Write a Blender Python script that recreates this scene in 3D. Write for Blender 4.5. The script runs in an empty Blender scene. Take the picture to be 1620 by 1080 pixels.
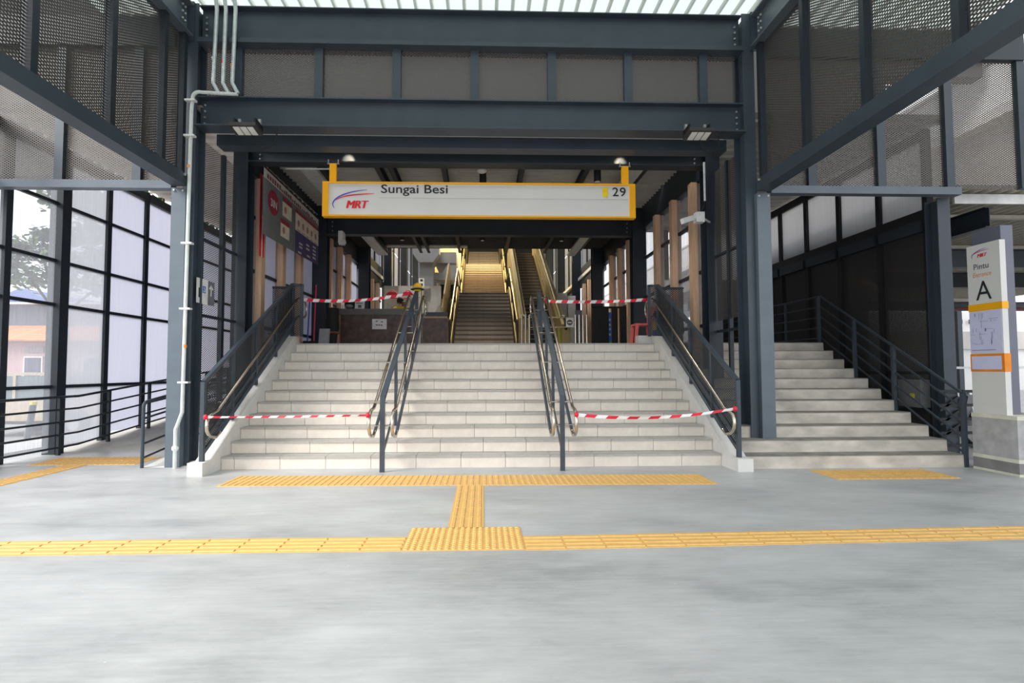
import bpy, bmesh, math, random
from mathutils import Vector, Matrix
random.seed(7)
C = bpy.context.scene.collection
PI = math.pi

# ------------------------------------------------------------------ camera
cam = bpy.data.cameras.new('camera')
cam_o = bpy.data.objects.new('camera', cam); C.objects.link(cam_o)
F_PX, YAW, PITCH, ROLL, PX, PY = 781.83, 0.0292, 0.0424, -0.0025, 787.19, 551.54
cam.sensor_fit = 'HORIZONTAL'; cam.sensor_width = 36.0
cam.lens = F_PX / 1620 * 36.0
cam.shift_x = (810 - PX) / 1620
cam.shift_y = (PY - 540) / 1620
cam.clip_start = 0.05; cam.clip_end = 500
fw = Vector((math.sin(YAW)*math.cos(PITCH), math.cos(YAW)*math.cos(PITCH), math.sin(PITCH)))
r0 = Vector((math.cos(YAW), -math.sin(YAW), 0)); u0 = r0.cross(fw)
rr = math.cos(ROLL)*r0 + math.sin(ROLL)*u0; uu = -math.sin(ROLL)*r0 + math.cos(ROLL)*u0
cam_o.matrix_world = Matrix(((rr.x, uu.x, -fw.x, 0), (rr.y, uu.y, -fw.y, 0), (rr.z, uu.z, -fw.z, 1.31), (0, 0, 0, 1)))
bpy.context.scene.camera = cam_o

# ------------------------------------------------------------------ world, exposure
sc = bpy.context.scene
sc.view_settings.view_transform = 'Standard'
sc.view_settings.look = 'None'
sc.view_settings.gamma = 1.0
sc.view_settings.use_curve_mapping = False
sc.view_settings.exposure = 0.48
sc.cycles.max_bounces = 10
sc.cycles.transparent_max_bounces = 24
w = bpy.data.worlds.new('overcast_sky'); sc.world = w; w.use_nodes = True
nt = w.node_tree; nt.nodes.clear()
o_ = nt.nodes.new('ShaderNodeOutputWorld'); b_ = nt.nodes.new('ShaderNodeBackground')
tc = nt.nodes.new('ShaderNodeTexCoord'); nz = nt.nodes.new('ShaderNodeTexNoise'); cr = nt.nodes.new('ShaderNodeValToRGB')
nz.inputs['Scale'].default_value = 3.2; nz.inputs['Detail'].default_value = 6; nz.inputs['Roughness'].default_value = .55
cr.color_ramp.elements[0].position = .40; cr.color_ramp.elements[0].color = (.78, .84, .93, 1)
cr.color_ramp.elements[1].position = .60; cr.color_ramp.elements[1].color = (.98, .98, 1, 1)
nt.links.new(tc.outputs['Generated'], nz.inputs['Vector']); nt.links.new(nz.outputs['Fac'], cr.inputs['Fac'])
nt.links.new(cr.outputs['Color'], b_.inputs['Color']); nt.links.new(b_.outputs[0], o_.inputs[0])
b_.inputs['Strength'].default_value = 1.5
sun = bpy.data.lights.new('veiled_sun', 'SUN'); sun.energy = 3.3; sun.angle = math.radians(28); sun.color = (1, .97, .92)
sun_o = bpy.data.objects.new('veiled_sun', sun); C.objects.link(sun_o)
sun_o.rotation_euler = (math.radians(55), 0, math.radians(-62))

# ------------------------------------------------------------------ materials
MATS = {}
def mat(name, col, rough=.6, metal=0., var=.12, scale=6., bump=0., spec=.4, stretch=None):
    if name in MATS: return MATS[name]
    m = bpy.data.materials.new(name); m.use_nodes = True; n = m.node_tree; p = n.nodes['Principled BSDF']
    p.inputs['Roughness'].default_value = rough; p.inputs['Metallic'].default_value = metal
    p.inputs['Specular IOR Level'].default_value = spec
    t = n.nodes.new('ShaderNodeTexCoord'); z = n.nodes.new('ShaderNodeTexNoise'); z.inputs['Scale'].default_value = scale
    z.inputs['Detail'].default_value = 5
    if stretch:
        mp = n.nodes.new('ShaderNodeMapping'); mp.inputs['Scale'].default_value = stretch
        n.links.new(t.outputs['Object'], mp.inputs['Vector']); n.links.new(mp.outputs[0], z.inputs['Vector'])
    else: n.links.new(t.outputs['Object'], z.inputs['Vector'])
    r = n.nodes.new('ShaderNodeValToRGB')
    r.color_ramp.elements[0].position = .3; r.color_ramp.elements[1].position = .7
    r.color_ramp.elements[0].color = tuple(c*(1-var) for c in col) + (1,)
    r.color_ramp.elements[1].color = tuple(min(1, c*(1+var)) for c in col) + (1,)
    n.links.new(z.outputs['Fac'], r.inputs['Fac']); n.links.new(r.outputs['Color'], p.inputs['Base Color'])
    if bump:
        bp = n.nodes.new('ShaderNodeBump'); bp.inputs['Strength'].default_value = bump; bp.inputs['Distance'].default_value = .01
        n.links.new(z.outputs['Fac'], bp.inputs['Height']); n.links.new(bp.outputs[0], p.inputs['Normal'])
    MATS[name] = m; return m
def srgb(r, g, b):
    f = lambda c: (c/255/12.92 if c/255 <= .04045 else ((c/255+.055)/1.055)**2.4)
    return (f(r), f(g), f(b))
def emit(name, col, s):
    if name in MATS: return MATS[name]
    m = bpy.data.materials.new(name); m.use_nodes = True; n = m.node_tree; n.nodes.clear()
    e = n.nodes.new('ShaderNodeEmission'); o = n.nodes.new('ShaderNodeOutputMaterial')
    e.inputs[0].default_value = (*col, 1); e.inputs[1].default_value = s; n.links.new(e.outputs[0], o.inputs[0])
    MATS[name] = m; return m
def math_node(n, op, a, b=None):
    x = n.nodes.new('ShaderNodeMath'); x.operation = op
    for i, v in enumerate((a, b)):
        if v is None: continue
        if isinstance(v, (int, float)): x.inputs[i].default_value = v
        else: n.links.new(v, x.inputs[i])
    return x.outputs[0]
def mesh_mat(name, col, axis, pu, pv, hole, rough=.55):
    """expanded-metal sheet: a lattice of diamond holes; axis = the sheet's normal"""
    if name in MATS: return MATS[name]
    m = bpy.data.materials.new(name); m.use_nodes = True; n = m.node_tree; p = n.nodes['Principled BSDF']
    p.inputs['Base Color'].default_value = (*col, 1); p.inputs['Roughness'].default_value = rough; p.inputs['Metallic'].default_value = .2
    t = n.nodes.new('ShaderNodeTexCoord'); s = n.nodes.new('ShaderNodeSeparateXYZ'); n.links.new(t.outputs['Object'], s.inputs[0])
    u = s.outputs[{'x': 1, 'y': 0, 'z': 0}[axis]]; v = s.outputs[{'x': 2, 'y': 2, 'z': 1}[axis]]
    U = math_node(n, 'MULTIPLY', u, 1/pu); V = math_node(n, 'MULTIPLY', v, 1/pv)
    hs = []
    for q in (math_node(n, 'ADD', U, V), math_node(n, 'SUBTRACT', U, V)):
        fr = math_node(n, 'FRACT', q); d = math_node(n, 'ABSOLUTE', math_node(n, 'SUBTRACT', fr, .5))
        hs.append(math_node(n, 'LESS_THAN', d, hole))
    h = math_node(n, 'MULTIPLY', hs[0], hs[1])
    tr = n.nodes.new('ShaderNodeBsdfTransparent'); mx = n.nodes.new('ShaderNodeMixShader')
    n.links.new(h, mx.inputs[0]); n.links.new(p.outputs[0], mx.inputs[1]); n.links.new(tr.outputs[0], mx.inputs[2])
    n.links.new(mx.outputs[0], n.nodes['Material Output'].inputs[0])
    MATS[name] = m; return m
def sheet_mat(name, col, trans, clear=0., gloss=.05, rough=.3, streak=False):
    """translucent (frosted / polycarbonate) sheet; clear = share that lets the view straight through"""
    if name in MATS: return MATS[name]
    m = bpy.data.materials.new(name); m.use_nodes = True; n = m.node_tree; n.nodes.clear()
    o = n.nodes.new('ShaderNodeOutputMaterial')
    d = n.nodes.new('ShaderNodeBsdfDiffuse'); tl = n.nodes.new('ShaderNodeBsdfTranslucent'); tp = n.nodes.new('ShaderNodeBsdfTransparent')
    g = n.nodes.new('ShaderNodeBsdfGlossy'); g.inputs['Roughness'].default_value = rough
    d.inputs[0].default_value = (*col, 1); tl.inputs[0].default_value = (*col, 1)
    m1 = n.nodes.new('ShaderNodeMixShader'); m1.inputs[0].default_value = trans
    n.links.new(d.outputs[0], m1.inputs[1]); n.links.new(tl.outputs[0], m1.inputs[2])
    m2 = n.nodes.new('ShaderNodeMixShader'); m2.inputs[0].default_value = clear
    if streak:
        t = n.nodes.new('ShaderNodeTexCoord'); mp = n.nodes.new('ShaderNodeMapping'); mp.inputs['Scale'].default_value = (30, 30, .3)
        z = n.nodes.new('ShaderNodeTexNoise'); z.inputs['Scale'].default_value = 1.5
        n.links.new(t.outputs['Object'], mp.inputs[0]); n.links.new(mp.outputs[0], z.inputs['Vector'])
        n.links.new(math_node(n, 'ADD', math_node(n, 'MULTIPLY', z.outputs['Fac'], .3), clear-.15), m2.inputs[0])
    n.links.new(m1.outputs[0], m2.inputs[1]); n.links.new(tp.outputs[0], m2.inputs[2])
    m3 = n.nodes.new('ShaderNodeMixShader'); m3.inputs[0].default_value = gloss
    n.links.new(m2.outputs[0], m3.inputs[1]); n.links.new(g.outputs[0], m3.inputs[2])
    n.links.new(m3.outputs[0], o.inputs[0]); MATS[name] = m; return m

STEEL = mat('slate_steel_paint', (.047, .063, .081), .42, 0, .10, 3)
STEEL_D = mat('dark_steel_paint', (.022, .030, .040), .45, 0, .10, 3)
STEEL_R = mat('rail_steel_paint', (.048, .062, .080), .38, 0, .08, 5)
BLACKM = mat('black_steel', (.012, .012, .014), .5)
TILE = mat('stair_tile', (.74, .665, .585), .45, 0, .06, 9, .02)
TILE_T = mat('tread_tile', (.42, .40, .375), .5, 0, .08, 9, .02)
PLASTER = mat('parapet_plaster', (.70, .68, .65), .6, 0, .06, 5)
GROUT = mat('stair_core', (.38, .35, .32), .8)
CONC = mat('side_stair_concrete', (.54, .49, .43), .75, 0, .28, 2.6, .10, stretch=(1, 1, 2))
STAINLESS = mat('stainless', (.62, .56, .47), .24, 1., .08, 20)
GALV = mat('galvanised_conduit', (.62, .66, .66), .4, .35, .12, 12)
YELLOW = mat('sign_yellow', srgb(250, 178, 10), .45, 0, .03)
SIGNW = mat('sign_face', (.72, .71, .68), .5, 0, .03, 2)
INK = mat('sign_ink', (.025, .027, .03), .5)
RED = mat('logo_red', (.72, .02, .03), .5)
BLUE = mat('logo_blue', (.06, .07, .55), .5)
ORANGE = mat('orange_ink', (.9, .32, .07), .5)
WHITE = mat('white_plastic', (.78, .78, .77), .45)
TAN = mat('timber_look_fin', (.66, .43, .28), .55, 0, .12, 6, 0, stretch=(6, 6, .6))
TACT = mat('tactile_amber', srgb(222, 176, 106), .55, 0, .08, 14, .03)
BROWN = mat('brown_laminate', (.095, .058, .048), .45, 0, .45, 7, .05)
TREADY = mat('granite_step', (.30, .245, .195), .5, 0, .1, 10)
BRASS = mat('warm_metal_panel', (.27, .21, .105), .45, .5, .08, 4)
HALLGREY = mat('hall_concrete', (.50, .50, .49), .7, 0, .06, 3)
DARKWALL = mat('dark_cladding', (.030, .030, .032), .6, 0, .12, 2)
ROOFDECK = mat('grey_roof_deck', (.50, .49, .46), .5, .1, .06, 4)
BEIGEDECK = mat('beige_roof_deck', (.60, .56, .48), .5, 0, .08, 4)
LIT_STEEL = mat('lit_steel_paint', (.115, .142, .17), .38, 0, .08, 4)  # slate steel paint lightened for posts and beams whose faces are lit
LAVMETAL = mat('pylon_column_paint', (.15, .155, .205), .4, 0, .06, 4)
BOLT = mat('bolt_zinc', (.55, .55, .52), .35, .7)
RUBBER = mat('black_rubber', (.012, .012, .012), .7)
TAPER = mat('tape_red', (.72, .02, .05), .45); TAPEW = mat('tape_white', (.85, .84, .83), .45)
MESHX = mesh_mat('expanded_metal_side', (.085, .076, .071), 'x', .062, .034, .265)
MESHO = mesh_mat('open_expanded_metal', (.075, .07, .068), 'x', .062, .034, .40)
MESHY = mesh_mat('expanded_metal_front', (.12, .108, .10), 'y', .052, .034, .28)
MESHR = mesh_mat('railing_mesh', (.045, .052, .062), 'x', .050, .034, .275)
MESHRY = mesh_mat('railing_mesh_front', (.045, .052, .062), 'y', .050, .034, .275)
PERFX = mesh_mat('dark_perforated_sheet', (.040, .037, .036), 'x', .030, .030, .14)
PC_ROOF = sheet_mat('translucent_roof_sheet', (.66, .76, .71), .58, .0, .04, .4)
FROST = sheet_mat('frosted_lavender_pane', (.68, .685, .755), .78, .05, .06, .35, True)
HAZY = sheet_mat('hazy_pane', (.66, .67, .72), .62, .34, .06, .2, True)
CLEAR = sheet_mat('clear_pane', (.72, .74, .80), .5, .80, .05, .08, True)
FROSTR = sheet_mat('frosted_pale_pane', (.76, .76, .775), .80, .06, .06, .35, True)
ROOFRIB = sheet_mat('roof_rib', (.56, .61, .56), .45, .0, .04, .4)
GREYP = sheet_mat('grey_pane', (.30, .31, .36), .55, .16, .06, .3)

# floor concrete
def floor_mat():
    m = bpy.data.materials.new('smeared_concrete'); m.use_nodes = True; n = m.node_tree; p = n.nodes['Principled BSDF']
    t = n.nodes.new('ShaderNodeTexCoord')
    def noise(scale, st, det=6, ro=.6):
        mp = n.nodes.new('ShaderNodeMapping'); mp.inputs['Scale'].default_value = st; mp.inputs['Rotation'].default_value = (0, 0, .12)
        z = n.nodes.new('ShaderNodeTexNoise'); z.inputs['Scale'].default_value = scale; z.inputs['Detail'].default_value = det
        z.inputs['Roughness'].default_value = ro
        n.links.new(t.outputs['Object'], mp.inputs[0]); n.links.new(mp.outputs[0], z.inputs['Vector']); return z.outputs['Fac']
    a = noise(.8, (.8, 1.6, 1)); b = noise(2.0, (.75, 2.2, 1), 10, .76); c = noise(14, (.25, 3, 1), 5)
    s = math_node(n, 'ADD', math_node(n, 'ADD', math_node(n, 'MULTIPLY', a, .45), math_node(n, 'MULTIPLY', b, .38)), math_node(n, 'MULTIPLY', c, .17))
    r = n.nodes.new('ShaderNodeValToRGB')
    r.color_ramp.elements[0].position = .36; r.color_ramp.elements[0].color = (.29, .294, .30, 1)
    r.color_ramp.elements[1].position = .62; r.color_ramp.elements[1].color = (.53, .532, .535, 1)
    e = r.color_ramp.elements.new(.48); e.color = (.415, .418, .422, 1)
    n.links.new(s, r.inputs['Fac'])
    # pale specks
    v = n.nodes.new('ShaderNodeTexVoronoi'); v.inputs['Scale'].default_value = 4.5; n.links.new(t.outputs['Object'], v.inputs['Vector'])
    sp = math_node(n, 'LESS_THAN', v.outputs['Distance'], .022)
    mx = n.nodes.new('ShaderNodeMixRGB'); n.links.new(sp, mx.inputs[0]); n.links.new(r.outputs['Color'], mx.inputs[1]); mx.inputs[2].default_value = (.62, .62, .6, 1)
    n.links.new(mx.outputs[0], p.inputs['Base Color'])
    rg = math_node(n, 'ADD', math_node(n, 'MULTIPLY', b, .35), .22); n.links.new(rg, p.inputs['Roughness'])
    p.inputs['Specular IOR Level'].default_value = .35
    bp = n.nodes.new('ShaderNodeBump'); bp.inputs['Strength'].default_value = .06; bp.inputs['Distance'].default_value = .01
    n.links.new(c, bp.inputs['Height']); n.links.new(bp.outputs[0], p.inputs['Normal'])
    return m
FLOORM = floor_mat()

# ------------------------------------------------------------------ mesh builder
class MB:
    def __init__(s): s.v = []; s.f = []; s.mi = []
    def add(s, vs, fs, mi=0):
        b = len(s.v); s.v += [tuple(x) for x in vs]; s.f += [tuple(i+b for i in f) for f in fs]; s.mi += [mi]*len(fs); return s
    def box(s, x0, x1, y0, y1, z0, z1, mi=0):
        return s.add([(x, y, z) for z in (z0, z1) for x, y in ((x0, y0), (x1, y0), (x1, y1), (x0, y1))],
                     [(3, 2, 1, 0), (4, 5, 6, 7), (0, 1, 5, 4), (1, 2, 6, 5), (2, 3, 7, 6), (3, 0, 4, 7)], mi)
    def bar(s, a, b, w, h, up=(0, 0, 1), mi=0):
        a, b = Vector(a), Vector(b); d = (b-a).normalized(); up = Vector(up); sd = d.cross(up).normalized(); u = sd.cross(d)
        vs = [p + sd*sx*w/2 + u*sz*h/2 for p in (a, b) for sx, sz in ((-1, -1), (1, -1), (1, 1), (-1, 1))]
        return s.add(vs, [(0, 1, 2, 3), (7, 6, 5, 4), (0, 4, 5, 1), (1, 5, 6, 2), (2, 6, 7, 3), (3, 7, 4, 0)], mi)
    def beam(s, a, b, h, w, tf=.016, tw=.012, up=(0, 0, 1)):
        a, b, u = Vector(a), Vector(b), Vector(up)
        o = u*(h/2-tf/2)
        s.bar(a+o, b+o, w, tf, up); s.bar(a-o, b-o, w, tf, up); s.bar(a, b, tw, h-2*tf, up); return s
    def tube(s, pts, r, n=8, mi=0):
        pts = [Vector(p) for p in pts]; rings = []; ref = None
        for i, p in enumerate(pts):
            t = ((pts[min(i+1, len(pts)-1)] - pts[max(i-1, 0)])).normalized()
            if ref is None: ref = t.orthogonal().normalized()
            ref = (ref - t*ref.dot(t)).normalized(); q = t.cross(ref)
            rings.append([p + r*(math.cos(2*PI*k/n)*ref + math.sin(2*PI*k/n)*q) for k in range(n)])
        vs = [v for g in rings for v in g]; fs = []
        for i in range(len(pts)-1):
            for k in range(n): fs.append((i*n+k, i*n+(k+1) % n, (i+1)*n+(k+1) % n, (i+1)*n+k))
        fs.append(tuple(range(n-1, -1, -1))); fs.append(tuple((len(pts)-1)*n+k for k in range(n)))
        return s.add(vs, fs, mi)
    def lathe(s, c, prof, n=16, axis='z', mi=0):
        vs = []; fs = []
        for r, h in prof:
            for k in range(n):
                a, b = r*math.cos(2*PI*k/n), r*math.sin(2*PI*k/n)
                vs.append({'z': (c[0]+a, c[1]+b, c[2]+h), 'y': (c[0]+a, c[1]+h, c[2]+b), 'x': (c[0]+h, c[1]+a, c[2]+b)}[axis])
        for i in range(len(prof)-1):
            for k in range(n): fs.append((i*n+k, i*n+(k+1) % n, (i+1)*n+(k+1) % n, (i+1)*n+k))
        fs.append(tuple(range(n-1, -1, -1))); fs.append(tuple((len(prof)-1)*n+k for k in range(n)))
        return s.add(vs, fs, mi)
    def ball(s, c, r, n=8, m=5, sc=(1, 1, 1), mi=0):
        vs = [(c[0], c[1], c[2]+r*sc[2])]
        for i in range(1, m):
            a = PI*i/m
            for k in range(n): vs.append((c[0]+r*sc[0]*math.sin(a)*math.cos(2*PI*k/n), c[1]+r*sc[1]*math.sin(a)*math.sin(2*PI*k/n), c[2]+r*sc[2]*math.cos(a)))
        vs.append((c[0], c[1], c[2]-r*sc[2])); fs = [(0, 1+k, 1+(k+1) % n) for k in range(n)]
        for i in range(m-2):
            for k in range(n): fs.append((1+i*n+k, 1+(i+1)*n+k, 1+(i+1)*n+(k+1) % n, 1+i*n+(k+1) % n))
        L = len(vs)-1; fs += [(1+(m-2)*n+k, L, 1+(m-2)*n+(k+1) % n) for k in range(n)]
        return s.add(vs, fs, mi)
    def prism(s, poly, axis, a, b, mi=0):
        """extrude a 2-D polygon along an axis: x -> (y,z), y -> (x,z), z -> (x,y)"""
        def P(p, t): return {'x': (t, p[0], p[1]), 'y': (p[0], t, p[1]), 'z': (p[0], p[1], t)}[axis]
        n = len(poly); vs = [P(p, a) for p in poly] + [P(p, b) for p in poly]
        fs = [tuple(range(n)), tuple(range(2*n-1, n-1, -1))] + [(i, i+n, (i+1) % n+n, (i+1) % n) for i in range(n)]
        return s.add(vs, fs, mi)
    def ribs(s, x0, x1, y0, y1, z, pitch, h, along='y', top=.35, dz=0., thick=.004):
        """trapezoid-ribbed sheet, ribs hanging below z"""
        a0, a1 = (x0, x1) if along == 'y' else (y0, y1); prof = []; a = a0
        while a < a1 - 1e-6:
            prof += [(a, z), (a+pitch*.74, z), (a+pitch*.79, z-h), (a+pitch*.93, z-h)]; a += pitch
        prof.append((a1, z)); prof = [p for p in prof if p[0] <= a1+1e-6]
        n = len(prof)
        if along == 'y': vs = [(p, y0, q) for p, q in prof] + [(p, y1, q+dz) for p, q in prof]
        else: vs = [(x0, p, q) for p, q in prof] + [(x1, p, q+dz) for p, q in prof]
        b0 = len(s.f); s.add(vs, [(i, i+1, n+i+1, n+i) for i in range(n-1)])
        for i in range(n-1): s.mi[b0+i] = 0 if i % 4 == 0 else 1
        return s
    def build(s, name, m, parent=None, smooth=False):
        me = bpy.data.meshes.new(name)
        lo = [min(v[i] for v in s.v) for i in range(3)]; hi = [max(v[i] for v in s.v) for i in range(3)]
        c = Vector([(lo[i]+hi[i])/2 for i in range(3)])
        if parent is None: c.z = lo[2]
        me.from_pydata([tuple(Vector(v)-c) for v in s.v], [], s.f); 
        for x in (m if isinstance(m, (list, tuple)) else [m]): me.materials.append(x)
        if isinstance(m, (list, tuple)): me.polygons.foreach_set('material_index', s.mi)
        b = bmesh.new(); b.from_mesh(me); bmesh.ops.recalc_face_normals(b, faces=b.faces); b.to_mesh(me); b.free()
        if smooth:
            me.polygons.foreach_set('use_smooth', [True]*len(me.polygons))
            try: me.set_sharp_from_angle(angle=math.radians(40))
            except Exception: pass
        o = bpy.data.objects.new(name, me); C.objects.link(o)
        if parent is not None: o.parent = parent; o.location = c - wloc(parent)
        else: o.location = c
        return o
def wloc(o):
    l = Vector(o.location)
    while o.parent: o = o.parent; l += Vector(o.location)
    return l
def tag(o, label=None, cat=None, group=None, kind=None):
    if label: o['label'] = label
    if cat: o['category'] = cat
    if group: o['group'] = group
    if kind: o['kind'] = kind
    return o
def thing(name, loc, label, cat, group=None, kind=None):
    o = bpy.data.objects.new(name, None); C.objects.link(o); o.location = loc; o.empty_display_size = .1
    return tag(o, label, cat, group, kind)
def part(name, m, parent, fn, smooth=False):
    b = MB(); fn(b); return b.build(name, m, parent, smooth)
def pbox(name, m, parent, *a): return MB().box(*a).build(name, m, parent)
def inst(src, parent, loc):
    o = src.copy(); C.objects.link(o); o.parent = parent; o.location = Vector(loc) - (wloc(parent) if parent else Vector()); return o
def arc(c, r, a0, a1, n, plane='yz', x=0.):
    out = []
    for i in range(n+1):
        a = a0 + (a1-a0)*i/n; p, q = c[0]+r*math.cos(a), c[1]+r*math.sin(a)
        out.append({'yz': (x, p, q), 'xz': (p, x, q), 'xy': (p, q, x)}[plane])
    return out
def text(s, m, parent, origin, u, v, height, width=None, name='lettering', shear=0., bold=0., depth=.002, align='LEFT', fat=()):
    cu = bpy.data.curves.new('t', 'FONT'); cu.body = s; cu.shear = shear; cu.offset = bold; cu.align_x = align
    cu.resolution_u = 3
    ob = bpy.data.objects.new('t', cu); C.objects.link(ob); bpy.context.view_layer.update()
    me = bpy.data.meshes.new_from_object(ob.evaluated_get(bpy.context.evaluated_depsgraph_get()))
    bpy.data.objects.remove(ob); bpy.data.curves.remove(cu)
    xs = [q.co.x for q in me.vertices]; ys = [q.co.y for q in me.vertices]
    capk = height/.70; wk = width/(max(xs)-min(xs)) if width else capk
    u, v = Vector(u).normalized(), Vector(v).normalized(); nrm = u.cross(v); o0 = Vector(origin); x0 = min(xs) if align == 'LEFT' else 0
    p = list(range(len(me.vertices)))
    def root(i):
        while p[i] != i: i = p[i]
        return i
    for ed in me.edges: p[root(ed.vertices[0])] = root(ed.vertices[1])
    isl = {}
    for i in range(len(p)): isl.setdefault(root(i), []).append(i)
    rows = []                                   # one group of outlines per letter (an i keeps its dot)
    for vi in sorted(isl.values(), key=len, reverse=True):
        lo, hi = min(xs[i] for i in vi), max(xs[i] for i in vi)
        for g_ in rows:
            if min(hi, g_[1])-max(lo, g_[0]) > .6*min(hi-lo, g_[1]-g_[0]): g_[2].update(vi); break
        else: rows.append([lo, hi, set(vi)])
    out = None
    for lo, hi, vi in sorted(rows, key=lambda g_: g_[0]):
        idx = sorted(vi); mp = {q: i for i, q in enumerate(idx)}; b = MB()
        vs = [o0 + u*(xs[i]-x0)*wk + v*ys[i]*capk + nrm*depth for i in idx]
        fs = [tuple(mp[q] for q in pl.vertices) for pl in me.polygons if pl.vertices[0] in mp]
        b.add(vs, fs)
        for k, dx in enumerate(fat): b.add([q+u*dx*height+nrm*.0004*(k+1) for q in vs], fs)
        out = b.build('letter', m, parent)
    bpy.data.meshes.remove(me); return out
def bolts(pts, parent, r=.018, name='bolts'):
    b = MB()
    for p in pts: b.ball(p, r, 6, 4)
    o = b.build(name, BOLT, parent); o['kind'] = 'stuff'; return o

# ================================================================== SETTING
R_, T_, Y0 = .1643, .2575, 6.708          # riser, tread, first riser
XL, XR = -3.471, 3.246                    # stair edges
ZT = 11*R_; YT = Y0 + 10*T_               # landing
def S(o, label=None, cat=None): return tag(o, label, cat, kind='structure')

# floor
b = MB(); b.box(-7.3, 9.5, -9, 8.3, -.25, 0); fl = S(b.build('floor', FLOORM), 'grey smeared concrete concourse floor at the foot of the stairs', 'floor')
b = MB(); b.prism([(8.3, -.25), (14.2, -.25), (14.2, .6), (8.3, 0)], 'x', -7.0, -4.45)
S(b.build('floor_ramp', mat('ramp_concrete', (.44, .42, .39), .7, 0, .1, 3)), 'pale concrete ramp rising along the frosted left wall', 'ramp')
b = MB(); b.prism([(6.88, 0), (8.4, .17), (14.2, .78), (14.2, 0)], 'x', -4.62, -4.0)
S(b.build('trim_1', PLASTER), 'white wedge kerb at the inner edge of the left ramp', 'kerb')
b = MB(); b.box(-4.3, 4.3, YT+.02, 34, ZT-.25, ZT)
S(b.build('floor_landing', mat('landing_tile', (.45, .43, .41), .4)), 'upper hall floor behind the top step', 'floor')
b = MB(); b.box(-60, 60, -40, 90, -.75, -.6)
S(b.build('ground', mat('asphalt', (.30, .30, .30), .85, 0, .15, .6)), 'grey asphalt ground outside the station', 'ground')

# ---------------- main roof sheets (translucent, ribs along Y)
roof = thing('ceiling', (0, 3, 6.6), 'pale green translucent ribbed roof sheets above the entrance', 'roof', kind='structure')
for i in range(-6, 8):
    x0 = i*.95
    b = MB(); b.ribs(x0, x0+.95, -5, 7.35, 6.66, .2375, .045, 'y'); b.build('roof_sheet', [PC_ROOF, ROOFRIB], roof)
for y in (-3.2, -.2, 2.6): part('purlin', STEEL, roof, lambda b: b.box(-5.7, 7.6, y, y+.12, 6.4, 6.6))

# ---------------- steel portal
def steel(name, fn, label, cat='beam', m=STEEL): return S(part(name, m, None, fn), label, cat)
steel('column', lambda b: b.beam((-4.135, 7.085, 0), (-4.135, 7.085, 6.55), .24, .17, up=(0, 1, 0)), 'tall dark steel column behind the pale post with the conduit', 'column', STEEL)
steel('column', lambda b: b.beam((3.90, 7.12, .32), (3.90, 7.12, 6.55), .30, .17, up=(0, 1, 0)), 'tall dark steel column behind the pale post on the concrete stair', 'column', STEEL)
lp = thing('column', (-4.21, 6.92, 0), 'pale blue-grey post with a conduit running down its side', 'column', kind='structure')
part('shaft', LIT_STEEL, lp, lambda b: b.box(-4.31, -4.115, 6.87, 6.97, 0, 3.84))
bolts([(-4.27, 6.865, 3.80), (-4.15, 6.865, 3.80)], lp)
rp = thing('column', (4.04, 6.95, .16), 'pale blue-grey post standing on the first concrete side step', 'column', kind='structure')
part('shaft', LIT_STEEL, rp, lambda b: b.box(3.94, 4.135, 6.9, 7.0, .14, 3.84))
bolts([(3.97, 6.895, 3.80), (4.1, 6.895, 3.80)], rp)

ub = thing('beam', (-.1, 7.07, 6.05), 'uppermost steel beam right under the translucent roof', 'beam', kind='structure')
part('beam_body', STEEL, ub, lambda b: b.beam((-4.05, 7.07, 6.285), (3.82, 7.07, 6.285), .49, .2))
part('ledge', STEEL, ub, lambda b: b.box(-4.05, 3.82, 6.93, 7.2, 5.97, 6.035))
bolts([(x, 7.05, z) for x in (-3.98, 3.75) for z in (6.13, 6.22, 6.31, 6.4)], ub)
lb = thing('beam', (-.1, 7.07, 4.76), 'deep steel beam carrying the two floodlights', 'beam', kind='structure')
part('beam_body', STEEL, lb, lambda b: b.beam((-4.05, 7.07, 4.98), (3.82, 7.07, 4.98), .45, .2, .02))
bolts([(x, 7.05, z) for x in (-3.98, 3.75) for z in (4.84, 4.93, 5.02, 5.11)], lb)
part('ledge', STEEL, lb, lambda b: b.box(-4.05, 3.82, 6.90, 6.965, 4.745, 4.765))
steel('beam', lambda b: b.box(-4.05, 3.82, 7.5, 7.72, 4.73, 4.9), 'box beam just behind the floodlight beam', 'beam', STEEL)
def portal(y, z0, z1, xc, wx, label_b, label_l, label_r, ztop):
    p = thing('beam', (0, y, z0), label_b, 'beam', kind='structure')
    part('beam_body', STEEL_D, p, lambda b: b.beam((-xc, y, (z0+z1)/2), (xc-.1, y, (z0+z1)/2), z1-z0, .22, .022))
    bolts([(x, y-.02, z0+k*(z1-z0)/4) for x in (-xc+.28, xc-.38) for k in (1, 2, 3)], p, .016)
    for s, lab in ((-1, label_l), (1, label_r)):
        x = -xc if s < 0 else xc-.1
        steel('column', lambda b: b.beam((x, y+.02, ZT if y > 9.2 else (.2 if s < 0 else .9)), (x, y+.02, ztop), .26, wx, up=(0, 1, 0)), lab, 'column', STEEL_D)
portal(8.42, 4.83, 5.14, 4.08, .24, 'steel beam from which the yellow station sign hangs', 'dark steel column beside the left end of the landing', 'dark steel column beside the right end of the landing', 5.3)
portal(12.05, 4.6, 5.03, 3.95, .34, 'second inner steel beam just below the yellow station sign', 'dark steel column behind the hanging price banner', 'dark steel column behind the red plastic chair', 5.4)
portal(16.05, 5.42, 5.68, 3.85, .34, 'thin dark beam at the mouth of the escalator hall', 'dark column to the left of the brown counter in the hall', 'dark column beside the barrier gate in the hall', 10.4)
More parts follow.
